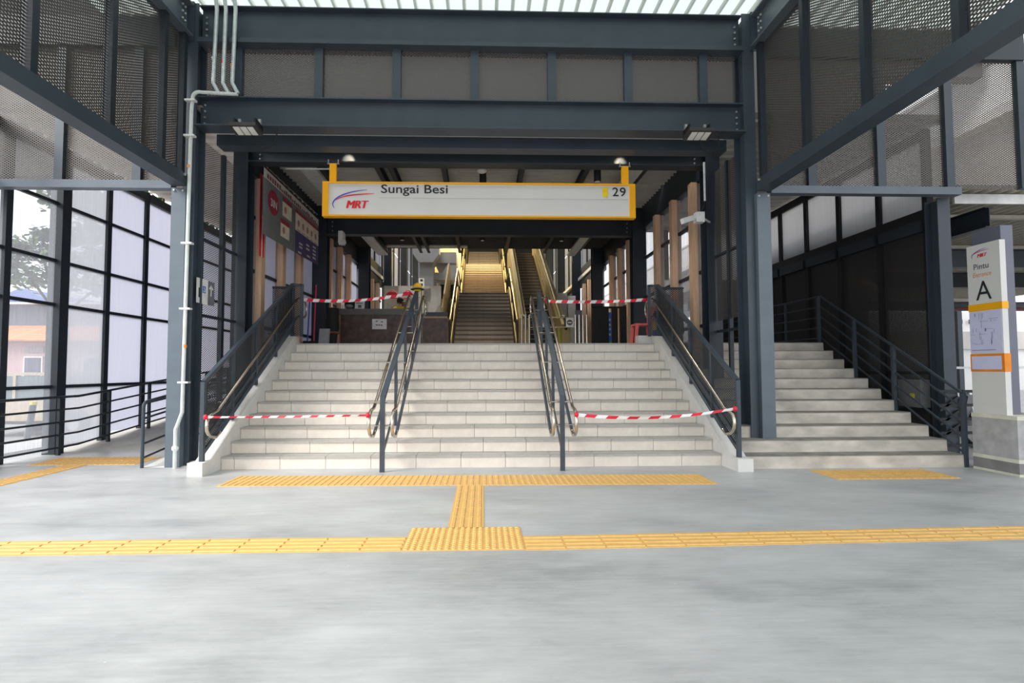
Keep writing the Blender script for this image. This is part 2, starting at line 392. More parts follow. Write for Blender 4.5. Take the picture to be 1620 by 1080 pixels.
for y in (20, 24, 28):
    steel('column', lambda b: b.box(-4.0, -3.7, y-.12, y+.12, ZT, 10.4), 'dark column deep in the escalator hall on the left wall', 'column', STEEL_D)['group'] = 'deep hall left columns'
    steel('column', lambda b: b.box(3.65, 3.95, y-.12, y+.12, ZT, 10.4), 'dark column deep in the escalator hall on the right wall', 'column', STEEL_D)['group'] = 'deep hall right columns'
# knee braces of the inner portals
for s, xx in ((-1, -3.98), (1, 3.88)):
    for y, lab in ((12.2, 'second inner beam'), (8.55, 'sign beam')):
        pass

# longitudinal beams of the entrance canopy
for s, X, t in ((-1, -4.2, 'left'), (1, 4.03, 'right')):
    side = 'over the left ramp wing' if s < 0 else 'over the concrete side stair'
    q = thing('beam', (X, 2, 6.03), 'upper canopy side beam under the roof edge ' + side, 'beam', kind='structure')
    part('beam_body', LIT_STEEL, q, lambda b: b.beam((X, -4.5, 6.27), (X, 6.95, 6.27), .47, .2, .02))
    part('end_plate', STEEL, q, lambda b: b.box(X-.1, X+.1, 6.93, 6.975, 5.98, 6.55))
    bolts([(X-s*.035, 6.78, z) for z in (6.1, 6.2, 6.3, 6.4)] + [(X-s*.035, 6.84, z) for z in (6.1, 6.2, 6.3, 6.4)], q)
    q = thing('beam', (X, 2, 3.85), 'long lower beam carrying the mesh screen ' + side, 'beam', kind='structure')
    part('beam_body', STEEL, q, lambda b: b.box(X-.1, X+.1, -4.5, 6.87, 3.86, 4.03))
    part('end_bolt', BOLT, q, lambda b: b.ball((X-s*.11, 6.8, 4.0), .02, 6, 4))
    # mesh screen above it
    wl = thing('wall_%s_screen' % t, (X, 2, 4.03), 'tall expanded-metal screen ' + side, 'mesh screen', kind='structure')
    ys = [-4.4, -3.2, -2.0, -.8, .4, 1.6, 2.6, 3.62, 4.58, 5.55, 6.44, 6.86] if s < 0 else [-4.4, -3.2, -2, -.8, .4, 1.5, 2.7, 3.93, 4.94, 5.9, 6.86]
    for a in ys: pbox('mullion', STEEL_D, wl, X-.05, X+.05, a-.035, a+.035, 4.03, 6.03)
    for a, c in zip(ys, ys[1:]): pbox('mesh_panel', MESHX, wl, X+s*.03, X+s*.034, a+.035, c-.035, 4.03, 6.03)
# lateral beams and screens at the front of the wings
def lateral(name, x0, x1, ms, ztop, lab_b, lab_w):
    S(part('beam', LIT_STEEL, None, lambda b: b.box(x0, min(x1, 6.95), 6.87, 6.99, 3.835, 3.945)), lab_b, 'beam')
    wl = thing(name, ((x0+x1)/2, 6.95, 3.95), lab_w, 'mesh screen', kind='structure')
    e = [x0] + ms + [x1]
    for a in ms: pbox('mullion', STEEL, wl, a-.06, a+.06, 6.9, 6.98, 3.945, ztop)
    for a, c in zip(e, e[1:]):
        if c-a > .2: pbox('mesh_panel', MESHY, wl, a+.06, c-.06, 6.955, 6.959, 3.945, ztop)
    pbox('top_rail', STEEL_D, wl, x0, x1, 6.88, 6.98, ztop, ztop+.42)
lateral('wall_left_front_screen', -7.4, -4.32, [-6.95, -5.88, -4.82], 5.86, 'pale cross beam at the head of the left ramp wing', 'mesh screen above the left ramp wing')
lateral('wall_right_front_screen', 4.14, 8.0, [4.77, 5.80, 6.83, 7.95], 5.86, 'pale cross beam at the head of the concrete side stair', 'mesh screen above the concrete side stair')
# clerestory between the two main beams
wl = thing('wall_back_screen', (-.1, 7.1, 5.2), 'row of mesh panels between the two upper beams', 'mesh screen', kind='structure')
ms = [-3.52, -2.37, -1.25, -.12, 1.01, 2.14, 3.26]; e = [-4.05] + ms + [3.82]
for a in ms: pbox('mullion', STEEL, wl, a-.06, a+.06, 7.03, 7.12, 5.2, 5.97)
for a, c in zip(e, e[1:]): pbox('mesh_panel', MESHY, wl, a+.06, c-.06, 7.09, 7.094, 5.2, 5.97)
# elevated station box behind and above
sb = MB(); sb.box(-14, 9.4, 11, 11.3, 5.6, 13); sb.box(9.4, 11.75, 11, 11.3, 8.15, 13)
S(sb.build('wall_back', mat('station_box_cladding', (.045, .042, .04), .7, 0, .2, .5)), 'dark elevated station wall behind the mesh screens', 'wall')

# ---------------- left wing: glazed wall with frosted panes
wl = thing('wall_left', (-6.8, 9, 0), 'glazed left wing wall with clear and frosted panes', 'wall', kind='structure')
ycol = [6.25, 7.17, 8.07, 9.06, 10.05, 11.0, 12.0, 13.0, 14.1]
zr = [1.06, 2.36, 3.06, 3.98]
def base_z(y): return max(0, (y-8.3)*.1)
for i, a in enumerate(ycol):
    wx, wy = (.20, .085) if i == 2 else (.09, .05)
    pbox('mullion', STEEL_D, wl, -6.8-wx/2, -6.8+wx/2, a-wy, a+wy, base_z(a), 4.9)
for a, c in zip(ycol, ycol[1:]):
    zs = [base_z(c)+.02] + zr + [4.72]
    m = CLEAR if c < 8.2 else HAZY if c < 9.2 else FROST
    for z0, z1 in zip(zs, zs[1:]): pbox('pane', m, wl, -6.805, -6.799, a+.05, c-.05, z0+.015, z1-.015)
    for z in zr: pbox('rail', STEEL_D, wl, -6.83, -6.77, a+.05, c-.05, z-.025, z+.025)
    pbox('head_rail', STEEL_D, wl, -6.85, -6.75, a+.05, c-.05, 4.72, 4.88)
S(part('ceiling_left_wing', mat('wing_deck', (.72, .66, .60), .5), None, lambda b: b.ribs(-7.0, -4.0, 7.0, 14.4, 5.08, .25, .04, 'x')), 'ribbed roof underside over the left ramp wing', 'roof')
pbox('wall_left_end', DARKWALL, None, -7, -4.1, 14.15, 14.3, .5, 5.1); S(bpy.data.objects['wall_left_end'], 'dark end wall of the left ramp wing', 'wall')

# ---------------- right wing
wl = thing('wall_right', (6.85, 9, 0), 'dark perforated wall beside the concrete side stair', 'wall', kind='structure')
yr = [7.3, 8.2, 9.15, 10.1, 11.0, 12.0, 13.0]
for a, c in zip(yr, yr[1:]):
    pbox('mullion', BLACKM, wl, 6.78, 6.88, a-.045, a+.045, 0, 5.0)
    pbox('perforated_panel', PERFX, wl, 6.83, 6.834, a+.045, c-.045, .1, 3.5)
    pbox('mid_rail', BLACKM, wl, 6.79, 6.87, a+.045, c-.045, 1.22, 1.27)
    pbox('sill_beam', STEEL_D, wl, 6.74, 6.9, a+.045, c-.045, 3.42, 3.60)
    pbox('sill_ledge', BLACKM, wl, 6.78, 6.88, a+.045, c-.045, 3.60, 3.76)
    pbox('pane', FROSTR, wl, 6.83, 6.836, a+.045, c-.045, 3.76, 4.85)
    pbox('head_rail', BLACKM, wl, 6.78, 6.88, a+.045, c-.045, 4.85, 5.0)
steel('column', lambda b: b.beam((6.84, 7.16, .0), (6.84, 7.16, 3.84), .22, .19, up=(0, 1, 0)), 'steel column beside the pylon sign at the side stair edge', 'column', STEEL)
S(part('wall_right_lining', DARKWALL, None, lambda b: b.box(7.3, 7.35, 9.2, 13, 0, 3.5)), 'dark lining wall beyond the perforated panels', 'wall')
S(part('ceiling_right_wing', ROOFDECK, None, lambda b: b.ribs(3.95, 7.0, 7.0, 13.2, 5.08, .25, .04, 'x')), 'ribbed roof underside over the concrete side stair', 'roof')
wl = thing('wall_right_end', (5.4, 13.1, 1.8), 'dark end wall with frosted windows above the side stair', 'wall', kind='structure')
pbox('lower_panel', DARKWALL, wl, 5.9, 6.9, 13.0, 13.1, ZT, 3.7)
xs = [3.9, 4.9, 5.9, 6.9]
for a, c in zip(xs, xs[1:]):
    pbox('mullion', BLACKM, wl, a-.06, a+.06, 12.96, 13.06, 3.7, 5.05); pbox('pane', CLEAR if a < 5.5 else FROSTR, wl, a+.06, c-.06, 13.02, 13.03, 1.9 if a < 5.5 else 3.7, 5.05)

# ---------------- side walls of the stair hall
def hall_wall(name, s, label):
    wl = thing(name, (s*4.05, 12, 0), label, 'wall', kind='structure')
    X = -4.12 if s < 0 else 4.0
    pane = FROST if s < 0 else CLEAR
    # front bay: mesh next to the stair
    zb = .5 if s < 0 else 1.95
    for a in (7.25, 7.85): pbox('mullion', STEEL_D, wl, X-.03, X+.03, a-.03, a+.03, zb if s < 0 else 1.2, 4.72)
    for a, c in ((7.28, 7.82), (7.88, 8.28)):
        for z0, z1 in ((zb, 2.1), (2.13, 3.22), (3.25, 4.7)):
            if z1-z0 > .2: pbox('mesh_panel', MESHO if s < 0 else MESHX, wl, X-.002, X+.002, a, c, z0, z1)
        for z in ((2.115, 3.235) if s < 0 else (1.95, 3.235)): pbox('rail', STEEL_D, wl, X-.025, X+.025, a, c, z-.02, z+.02)
    for y0, y1, fins, ztop in ((8.56, 12.05, (8.86, 9.80, 10.76), 4.75), (12.05, 16.1, (12.9, 13.8, 14.7), 4.75), (16.1, 19.86, (16.9, 17.8, 18.7), 4.6)):
        zb = ZT-1.2
        for z in (1.0, 2.1, 3.08, 4.05): pbox('rail', STEEL_D, wl, X-.03, X+.03, y0, y1, z-.03, z+.03)
        pbox('head_beam', STEEL_D, wl, X-.08, X+.1 if s < 0 else X+.08, y0, y1, ztop, 5.36)
        e = [y0] + [f+.085 for f in fins] + [y1]
        for a, c in zip(e, e[1:]):
            zs = [.62, 1.0, 2.1, 3.08, 4.05, ztop]
            for z0, z1 in zip(zs, zs[1:]): pbox('pane', pane if y0 < 16 else GREYP, wl, X-.003, X+.003, a, c, z0+.03, z1-.03)
        for f in fins:
            x0, x1 = (X+.06, X+.17) if s < 0 else (X-.17, X-.06)
            pbox('timber_fin', TAN, wl, x0, x1, f, f+.15, .62, ztop)
            pbox('fin_broad_face', mat('shaded_fin_tan', (.46, .37, .30), .6), wl, min(x0, x1)-.10 if s < 0 else max(x0, x1), min(x0, x1) if s < 0 else max(x0, x1)+.10, f+.05, f+.10, .62, ztop)  # broad fin face: same tan, its shade put into a browner colour
    # upper and deep bays
    for y0, y1 in ((16.2, 19.86), (20.14, 23.86), (24.14, 27.86), (28.14, 32)):
        for k in range(3):
            a = y0+(y1-y0)*k/3; c = y0+(y1-y0)*(k+1)/3
            pbox('mullion', BLACKM, wl, X-.05, X+.05, a-.04, a+.04, 5.0, 10.4)
            for z0, z1 in ((5.05, 6.7), (6.76, 8.4), (8.46, 10.2)): pbox('pane', GREYP, wl, X-.003, X+.003, a+.04, c-.04, z0, z1)
            if y0 > 18: pbox('lower_panel', DARKWALL, wl, X-.02, X+.02, a+.04, c-.04, ZT, 5.0)
        pbox('ledge', HALLGREY, wl, X-.1, X+.14, y0, y1, 4.9, 5.02) if s < 0 else pbox('ledge', HALLGREY, wl, X-.14, X+.1, y0, y1, 4.9, 5.02)
    return wl
hall_wall('wall_left_hall', -1, 'left side wall of the stair hall with timber coloured fins')
hall_wall('wall_right_hall', 1, 'right side wall of the stair hall with timber coloured fins')
S(part('wall_back_hall', DARKWALL, None, lambda b: b.box(-4.3, 4.3, 33.0, 33.2, ZT, 10.6)), 'far end wall behind the escalator', 'wall')
S(part('ceiling_upper_hall', DARKWALL, None, lambda b: b.box(-4.3, 4.3, 16.2, 33.2, 10.4, 10.6)), 'high dark roof over the escalator', 'roof')

# ribbed ceiling of the stair hall with purlins
ch = thing('ceiling_hall', (0, 12, 5.25), 'grey ribbed ceiling above the hanging station sign', 'roof', kind='structure')
for y in (8.5, 10.5, 12.3, 14.2):
    part('deck_sheet', ROOFDECK if y < 12 else mat('shaded_deck', (.05, .05, .05), .6), ch, lambda b: b.ribs(-4.4, 4.35, y, y+1.95, 5.34, .16, .05, 'x'))  # rear deck near black: the shade of the deep bay is in its colour
for x in (-3.1, -2.0, -1.75, -.75, .75, 2.0, 3.1):
    part('purlin', STEEL_D, ch, lambda b: b.beam((x, 8.6, 5.2), (x, 16, 5.2), .18, .09))
part('cable_tray', GALV, ch, lambda b: b.box(-3.4, -3.1, 8.55, 16, 5.03, 5.09))
part('cable_tray', GALV, ch, lambda b: b.box(2.75, 3.0, 8.55, 16, 5.03, 5.09))
part('cable_tray', GALV, ch, lambda b: b.box(-3.5, -.5, 15.7, 15.9, 5.26, 5.30))
part('conduit', GALV, ch, lambda b: b.tube([(-3.4, 8.5, 4.79), (-2.5, 8.5, 4.79)], .014))

# ---------------- main staircase
st = thing('staircase', (-.1, Y0, 0), 'wide pale tiled staircase with eleven steps in the middle', 'staircase', kind='structure')
prof = [(Y0+.012, 0)]
for k in range(11):
    y = Y0 + k*T_ + .012; prof += [(y, (k+1)*R_-.024), (y+T_ if k < 10 else YT+.03, (k+1)*R_-.024)]
prof.append((YT+.03, 0)); core = MB(); core.prism(prof, 'x', XL, XR); core.build('stair_core', GROUT, st)
tw = .6; g = .003
rt = {}
def seg_edges(off):
    e = [XL]; x = XL + off
    while x < XR-.08: e.append(x); x += tw
    e.append(XR); return e
for k in range(11):
    e = seg_edges(.17 + .43*((k*37) % 10)/10)
    for a, c in zip(e, e[1:]):
        o = pbox('riser_tile', TILE, st, a+g, c-g, Y0+k*T_, Y0+k*T_+.012, k*R_+(.004 if k else .0), (k+1)*R_-.026)
        y1 = Y0+(k+1)*T_-.002 if k < 10 else YT+.35
        pbox('tread_tile', TILE_T, st, a+g, c-g, Y0+k*T_-.014, y1, (k+1)*R_-.024, (k+1)*R_)
# parapets
pp = [(6.27, 0), (6.27, .165), (6.45, .165), (9.18, 1.935), (9.42, 1.935), (9.42, 0)]
b = MB(); b.prism(pp, 'x', -3.66, -3.474); S(b.build('wall_left_parapet', PLASTER), 'white plastered parapet along the main stair by the ramp', 'parapet')
b = MB(); b.prism(pp, 'x', 3.249, 3.45); S(b.build('wall_right_parapet', PLASTER), 'white plastered parapet between main stair and concrete stair', 'parapet')

# ---------------- concrete side stair
ss = thing('staircase', (5, 6.5, 0), 'bare concrete side stair with stained steps behind the pale post', 'staircase', kind='structure')
for k in range(11):
    y = 6.46 + k*.272; xe = 6.42 + .03*random.random()
    bm = MB(); bm.prism([(y+random.uniform(-.006, .006), (k)*R_-.002), (y, (k+1)*R_-.012), (y+.012, (k+1)*R_), (9.45 if k < 10 else 13.0, (k+1)*R_), (9.45 if k < 10 else 13.0, k*R_-.002)], 'x', 3.46, xe)
    bm.build('step', CONC, ss)
    pbox('tread', mat('dark_shaded_tread', (.24, .225, .205), .85, 0, .25, 5), ss, 3.462, xe-.004, y-.004, 9.4 if k < 10 else 12.9, (k+1)*R_, (k+1)*R_+.006)  # dark grey treads that also paint in the shadow lines between steps

# ================================================================== RAILINGS
def zline(y): return .165 + (y-6.45)*.642
def side_rail(X, s, label):
    """mesh-filled balustrade on a parapet; s=+1: the stair lies on +x"""
    t = thing('stair_balustrade', (X, 6.4, .165), label, 'railing', 'mesh balustrades on the two parapets')
    top0, top1 = (X, 6.40, 1.165), (X, 9.28, 2.91)
    part('top_bar', STEEL_R, t, lambda b: b.bar(top0, top1, .05, .05))
    pbox('post', STEEL_R, t, X-.025, X+.025, 6.37, 6.42, .165, 1.165)
    for y in (7.12, 7.84, 8.56): part('post', STEEL_R, t, lambda b: b.box(X-.02, X+.02, y-.03, y+.03, zline(y)+.02, 1.165+(y-6.4)*.606))
    for xx in (X, X+s*.17): pbox('post', STEEL_R, t, xx-.025, xx+.025, 9.25, 9.30, 1.935, 2.92)
    part('top_bar', STEEL_R, t, lambda b: b.box(min(X, X+s*.17), max(X, X+s*.17), 9.25, 9.3, 2.88, 2.92))
    part('bottom_bar', STEEL_R, t, lambda b: b.bar((X, 6.42, .27), (X, 9.28, 2.1), .03, .05))
    part('bottom_bar', STEEL_R, t, lambda b: b.bar((X, 6.42, .42), (X, 9.28, 2.25), .03, .04))
    part('mesh_infill', MESHR, t, lambda b: b.prism([(6.42, .28), (6.42, 1.15), (9.25, 2.87), (9.25, 2.1)], 'x', X-.002, X+.002))
    part('mesh_infill', MESHRY, t, lambda b: b.box(min(X, X+s*.17), max(X, X+s*.17), 9.27, 9.274, 1.95, 2.88))
    h = X + s*.10
    pts = [(h, 6.62, .50), (h, 6.52, .45)] + arc((6.45, .615), .15, -PI/2, -3*PI/2, 8, x=h) + [(h, 6.55, .79), (h, 6.62, .84)]
    part('handrail_loop', STAINLESS, t, lambda b: b.tube(pts, .021, 10), True)
    pts = [(h, 6.62, .84), (h, 9.25, 2.64), (h, 9.32, 2.66)]
    part('handrail', STAINLESS, t, lambda b: b.tube(pts, .021, 10), True)
    pts = [(h, 9.32, 2.66), (h, 9.55, 2.66)] + arc((9.55, 2.49), .17, PI/2, -PI/2, 8, x=h)[1:] + [(h, 9.35, 2.32)]
    part('handrail_loop', STAINLESS, t, lambda b: b.tube(pts, .021, 10), True)
    part('lower_rail', STEEL_R, t, lambda b: b.tube([(h, 6.62, .50), (h, 9.25, 2.30), (h, 9.35, 2.32)], .02, 8), True)
    for y in (6.75, 7.5, 8.25, 9.0):
        part('bracket', STAINLESS, t, lambda b: b.tube([(X, y, .86+(y-6.62)*.684-.06), (h, y, .86+(y-6.62)*.684-.06), (h, y, .86+(y-6.62)*.684-.02)], .008, 6))
    # landing return
    xe = -3.94 if s > 0 else 3.84
    a, c = sorted((xe, X)); 
    pbox('return_bar', STEEL_R, t, a, c, 9.3, 9.34, 2.84, 2.88); pbox('return_bar', STEEL_R, t, a, c, 9.3, 9.34, 2.0, 2.04)
    pbox('return_mesh', MESHRY, t, a, c, 9.318, 9.322, 2.04, 2.84)
    return t
side_rail(-3.55, 1, 'mesh balustrade on the parapet by the ramp, dark with a steel handrail')
side_rail(3.33, -1, 'mesh balustrade on the parapet by the concrete stair, with a steel handrail')

def centre_rail(X, dx, label):
    t = thing('centre_handrail', (X, 6.45, 0), label, 'handrail', 'twin handrails in the middle of the main stair')
    part('post', STEEL_R, t, lambda b: b.box(X-.03, X+.03, 6.43, 6.475, 0, .975))
    part('top_bar', STEEL_R, t, lambda b: b.bar((X, 6.45, .965), (X+dx, 9.36, 2.79), .065, .03))
    for k, y in ((2, 7.35), (5, 8.15), (8, 8.9)):
        xx = X + dx*(y-6.45)/2.9
        part('post', STEEL_R, t, lambda b: b.box(xx-.02, xx+.02, y-.025, y+.025, R_*(k+1), .965+(y-6.45)*.627))
    part('post', STEEL_R, t, lambda b: b.box(X+dx-.03, X+dx+.03, 9.34, 9.39, ZT, 2.79))
    part('stringer', STEEL_R, t, lambda b: b.bar((X+.0, 6.47, .22), (X+dx, 9.36, 2.06), .02, .05))
    for s in (-1, 1):
        h0 = X + s*.145 + .01; h1 = X + dx + s*.135
        def P(y, z): return (h0 + (h1-h0)*(y-6.4)/3, y, z)
        pts = [P(6.62, .50), P(6.52, .45)] + [P(p[1], p[2]) for p in arc((6.45, .63), .17, -PI/2, -3*PI/2, 9)] + [P(6.55, .815), P(6.65, .87)]
        part('handrail_loop', STAINLESS, t, lambda b: b.tube(pts, .022, 10), True)
        part('handrail', STAINLESS, t, lambda b: b.tube([P(6.65, .87), P(9.22, 2.66), P(9.33, 2.70)], .022, 10), True)
        pts = [P(9.33, 2.70), P(9.45, 2.70)] + [P(p[1], p[2]) for p in arc((9.45, 2.53), .17, PI/2, -PI/2, 8)[1:]] + [P(9.33, 2.36)]
        part('handrail_loop', STAINLESS, t, lambda b: b.tube(pts, .022, 10), True)
        part('lower_rail', STEEL_R, t, lambda b: b.tube([P(6.62, .50), P(9.22, 2.32), P(9.33, 2.36)], .022, 8), True)
    for y in (6.5, 7.35, 8.15, 8.9, 9.36):
        xx = X + dx*(y-6.45)/2.9
        for dz in (-.17, -.47): part('cross_bracket', STAINLESS, t, lambda b: b.tube([(xx-.14, y, .965+(y-6.45)*.627+dz+.06), (xx+.14, y, .965+(y-6.45)*.627+dz+.06)], .007, 6))
    return t
centre_rail(-1.30, .04, 'twin handrail on the main stair in front of the brown counter')
centre_rail(1.03, .03, 'twin handrail on the main stair in front of the escalator')

def bar_fence(pts, n, h, label, cat, posts, x_or=None, pr=.022, rr=.016, zb=.12, name='ramp_railing'):
    t = thing(name, pts[0], label, cat)
    for k in range(n):
        dz = zb + (h-zb)*k/(n-1)
        part('rail', STEEL_R if name != 'ramp_railing' else STEEL_D, t, lambda b: b.tube([(p[0], p[1], p[2]+dz) for p in pts], rr if k < n-1 else rr*1.25, 8), True)
    for p in posts: part('post', STEEL_R if name != 'ramp_railing' else STEEL_D, t, lambda b: b.box(p[0]-pr, p[0]+pr, p[1]-pr, p[1]+pr, p[2], p[2]+h))
    return t
def rz(y): return max(0, (y-8.3)*.1)
bar_fence([(-6.6, 5.2, 0), (-6.6, 8.3, 0), (-6.6, 14, rz(14))], 5, .9, 'five-bar dark railing along the frosted left wing wall', 'railing', [(-6.6, y, rz(y)) for y in (5.9, 6.9, 7.93, 8.95, 10.0, 11, 12, 13)])
t = thing('ramp_railing', (-4.62, 6.86, 0), 'short rounded railing beside the pale post at the foot of the ramp', 'railing')
def kz(y): return max(0, (y-6.88)*.11)
part('post', STEEL_R, t, lambda b: b.tube([(-4.6, 6.86, 0), (-4.6, 6.86, .8)] + arc((6.94, .81), .08, PI, PI/2, 5, x=-4.6) + [(-4.6, 8, 1.03), (-4.6, 12.5, 1.5)], .022, 8), True)
for z in (.66, .32, .13): part('rail', STEEL_D, t, lambda b: b.tube([(-4.6, 6.86, z), (-4.6, 8, z+.14), (-4.6, 12.5, z+.62)], .015, 8), True)
for y in (8.0, 9.3, 10.6, 11.9): part('post', STEEL_D, t, lambda b: b.box(-4.62, -4.58, y-.02, y+.02, kz(y)-.02, .89+kz(y)))
# side stair railing
t = thing('stair_railing', (6.42, 6.47, 0), 'five-bar dark railing climbing the concrete side stair', 'railing')
for k in range(5):
    z = .98 - k*.2
    part('rail', STEEL_R, t, lambda b: b.tube([(6.42, 6.46, z), (6.47, 9.25, z+1.72), (6.45, 10.6, z+1.72), (6.3, 12.8, z+1.72)], .019 if k == 0 else .014, 8), True)
for y, k in ((6.46, -1), (7.56, 4), (8.36, 7), (9.25, 10)):
    zz = 0 if k < 0 else (k)*R_
    part('post', STEEL_R, t, lambda b: b.box(6.40, 6.45, y-.022, y+.022, zz, .98+(y-6.46)*.617))
part('post', STEEL_R, t, lambda b: b.box(6.43, 6.47, 10.3, 10.34, ZT, 2.7))

# ================================================================== TACTILE PAVING
def tact_mesh(kind):
    b = MB(); b.box(-.1498, .1498, -.1498, .1498, 0, .004)
    if kind == 'bar':          # four bars along local x
        for k in range(4):
            y = -.11 + k*.0735
            b.prism([(y-.019, .004), (y-.012, .010), (y+.012, .010), (y+.019, .004)], 'x', -.141, .141)
    else:
        for i in range(6):
            for j in range(6):
                x, y = -.122+i*.049, -.122+j*.049
                b.lathe((x, y, .004), [(.019, 0), (.012, .009)], 8)
    o = b.build('tile', TACT); return o
P_BAR = tact_mesh('bar'); P_DOT = tact_mesh('dot')
used = set()
def tact(label, tiles, loc):
    t = thing('tactile_paving', loc, label, 'tactile paving')
    for kind, x, y, z, rz_, sx, sy in tiles:
        src = P_BAR if kind == 'b' else P_DOT
        if kind not in used: o = src; used.add(kind)
        else: o = src.copy(); C.objects.link(o)
        o.parent = t; o.location = Vector((x, y, z)) - Vector(loc); o.rotation_euler = (0, 0, rz_); o.scale = (sx, sy, 1)
    return t
tl = []
for i in range(40):
    x = -.597 - .15 - i*.3
    if x > -7.2: tl.append(('b', x, 3.805 + .003*i*.3, .0, 0, 1, 1))
for i in range(40):
    x = .307 + .15 + i*.3
    if x < 7.5: tl.append(('b', x, 3.79 + .025*i*.3, .0, 0, 1, 1))
tact('long amber guide strip of bar tiles crossing the floor', tl, (0, 3.8, 0))
tact('square of amber dot tiles where the two guide strips meet', [('d', -.445+.3*i, 3.78+.255*j, 0, 0, 1, .86) for i in range(3) for j in range(2)], (-.15, 3.9, 0))
tact('short amber guide strip leading to the main stair', [('b', -.145, 4.30+.3*j, 0, PI/2, 1, 1) for j in range(5)], (-.145, 4.9, 0))
tact('wide amber warning band at the foot of the main stair', [('b', -2.87+.3*i, 5.86+.265*j-.006*i, 0, PI/2, .885, 1) for i in range(19) for j in range(2)], (-.15, 6, 0))
tact('amber warning band at the foot of the concrete stair', [('b', 4.35+.303*i, 5.93+.27*j, 0, PI/2, .9, 1) for i in range(5) for j in range(2)], (5, 6.1, 0))
tact('amber warning band at the foot of the left ramp', [('b', -6.2+.3*i, 7.25+.3*j, 0, PI/2, 1, 1) for i in range(5) for j in range(2)], (-5.5, 7.4, 0))
tact('amber guide strip running to the left ramp', [('b', -5.66, 6.95-.3*j, 0, PI/2, 1, 1.1) for j in range(10)], (-5.66, 5.6, 0))

# ================================================================== STATION SIGN
sg = thing('station_sign', (-.04, 8.3, 3.88), 'long hanging station name sign with a yellow frame', 'sign')
X0, X1, Z0, Z1 = -2.69, 2.6, 3.885, 4.475
pbox('face', SIGNW, sg, X0+.1, X1-.1, 8.26, 8.34, Z0+.025, Z1-.03)
pbox('frame_end', YELLOW, sg, X0, X0+.1, 8.24, 8.36, Z0, Z1); pbox('frame_end', YELLOW, sg, X1-.1, X1, 8.24, 8.36, Z0, Z1)
pbox('frame_rail', YELLOW, sg, X0+.1, X1-.1, 8.24, 8.36, Z1-.03, Z1); pbox('frame_rail', YELLOW, sg, X0+.1, X1-.1, 8.24, 8.36, Z0, Z0+.025)
for x in (-2.53, 2.44):
    h = pbox('hanger', YELLOW, sg, x-.055, x+.055, 8.27, 8.33, Z1, 4.79)
    part('clamp', BOLT, sg, lambda b: (b.box(x-.1, x+.1, 8.29, 8.31, 4.79, 4.805), b.box(x-.09, x-.075, 8.29, 8.31, 4.8, 4.87), b.box(x+.075, x+.09, 8.29, 8.31, 4.8, 4.87)))
pbox('face_line', mat('faint_line', (.5, .5, .48), .5), sg, -1.75, X1-.12, 8.256, 8.261, 4.205, 4.209)
text('Sungai Besi', INK, sg, (-1.715, 8.258, 4.29), (1, 0, 0), (0, 0, 1), .145, 1.12, bold=.012)
for ch_, xx in (('2', 2.21), ('9', 2.335)): text(ch_, INK, sg, (xx, 8.258, 4.265), (1, 0, 0), (0, 0, 1), .15, .105, bold=.012)
pbox('yellow_patch', mat('label_yellow', srgb(252, 212, 20), .5), sg, 2.04, 2.13, 8.254, 8.26, 4.25, 4.41)
def logo(parent, o, u, v, k):
    """two swooshes and the three letters; k = width of the mark"""
    o, u, v = Vector(o), Vector(u), Vector(v); n = u.cross(v)
    def swoosh(pts, wd, m, dz):
        b = MB(); L = []; N = len(pts)
        for i, (x, y) in enumerate(pts):
            x2, y2 = pts[min(i+1, N-1)]; x1, y1 = pts[max(i-1, 0)]; d = math.hypot(x2-x1, y2-y1); nx, ny = -(y2-y1)/d, (x2-x1)/d
            q = wd*math.sin(PI*(.05+.90*(i/(N-1))))**.6; L.append((x+nx*q, y+ny*q)); L.append((x-nx*q, y-ny*q))
        vs = [o+u*x*k+v*y*k+n*dz for x, y in L]; b.add(vs, [(2*i, 2*i+1, 2*i+3, 2*i+2) for i in range(N-1)])
        b.build('logo_swoosh', m, parent)
    def bez(p, n_=14): 
        out = []
        for i in range(n_+1):
            t_ = i/n_; a = (1-t_)**3; b_ = 3*t_*(1-t_)**2; c_ = 3*t_*t_*(1-t_); d_ = t_**3
            out.append((a*p[0][0]+b_*p[1][0]+c_*p[2][0]+d_*p[3][0], a*p[0][1]+b_*p[1][1]+c_*p[2][1]+d_*p[3][1]))
        return out
    swoosh(bez([(.06, .02), (-.12, .20), (.25, .43), (.83, .47)]), .016, BLUE, .003)
    swoosh(bez([(.10, .22), (.25, .34), (.6, .36), (1.0, .38)]), .016, RED, .004)
    text('MRT', RED, parent, o+u*.33*k+v*.02*k, u, v, .19*k, .52*k, shear=.25, depth=.004, fat=(.05, .1, .15))
logo(sg, (-2.53, 8.258, 4.01), (1, 0, 0), (0, 0, 1), .70)

# ================================================================== PYLON SIGN
py = thing('pylon_sign', (6.55, 6.16, 0), 'tall free-standing white entrance pylon marked A with an area map', 'sign')
XF = 6.475
pbox('body', SIGNW, py, XF, XF+.075, 5.955, 6.375, 0, 2.93)
pbox('top_band', YELLOW, py, XF-.004, XF+.08, 5.95, 6.38, 2.06, 2.15)
pbox('map_panel', mat('map_paper', (.66, .66, .88), .4, 0, .03), py, XF-.004, XF, 5.965, 6.37, 1.52, 2.055)
pbox('bottom_band', mat('band_orange', srgb(238, 140, 30), .5), py, XF-.004, XF+.08, 5.95, 6.38, 1.27, 1.50)
pbox('label_panel', mat('map_paper', (.66, .66, .88)), py, XF-.007, XF, 5.985, 6.36, 1.30, 1.47)
U_, V_ = (0, -1, 0), (0, 0, 1)
text('Pintu', mat('dark_violet_ink', (.06, .05, .09), .5), py, (XF-.002, 6.285, 2.605), U_, V_, .075, .19)
text('Entrance', ORANGE, py, (XF-.002, 6.30, 2.505), U_, V_, .06, .235, shear=.2)
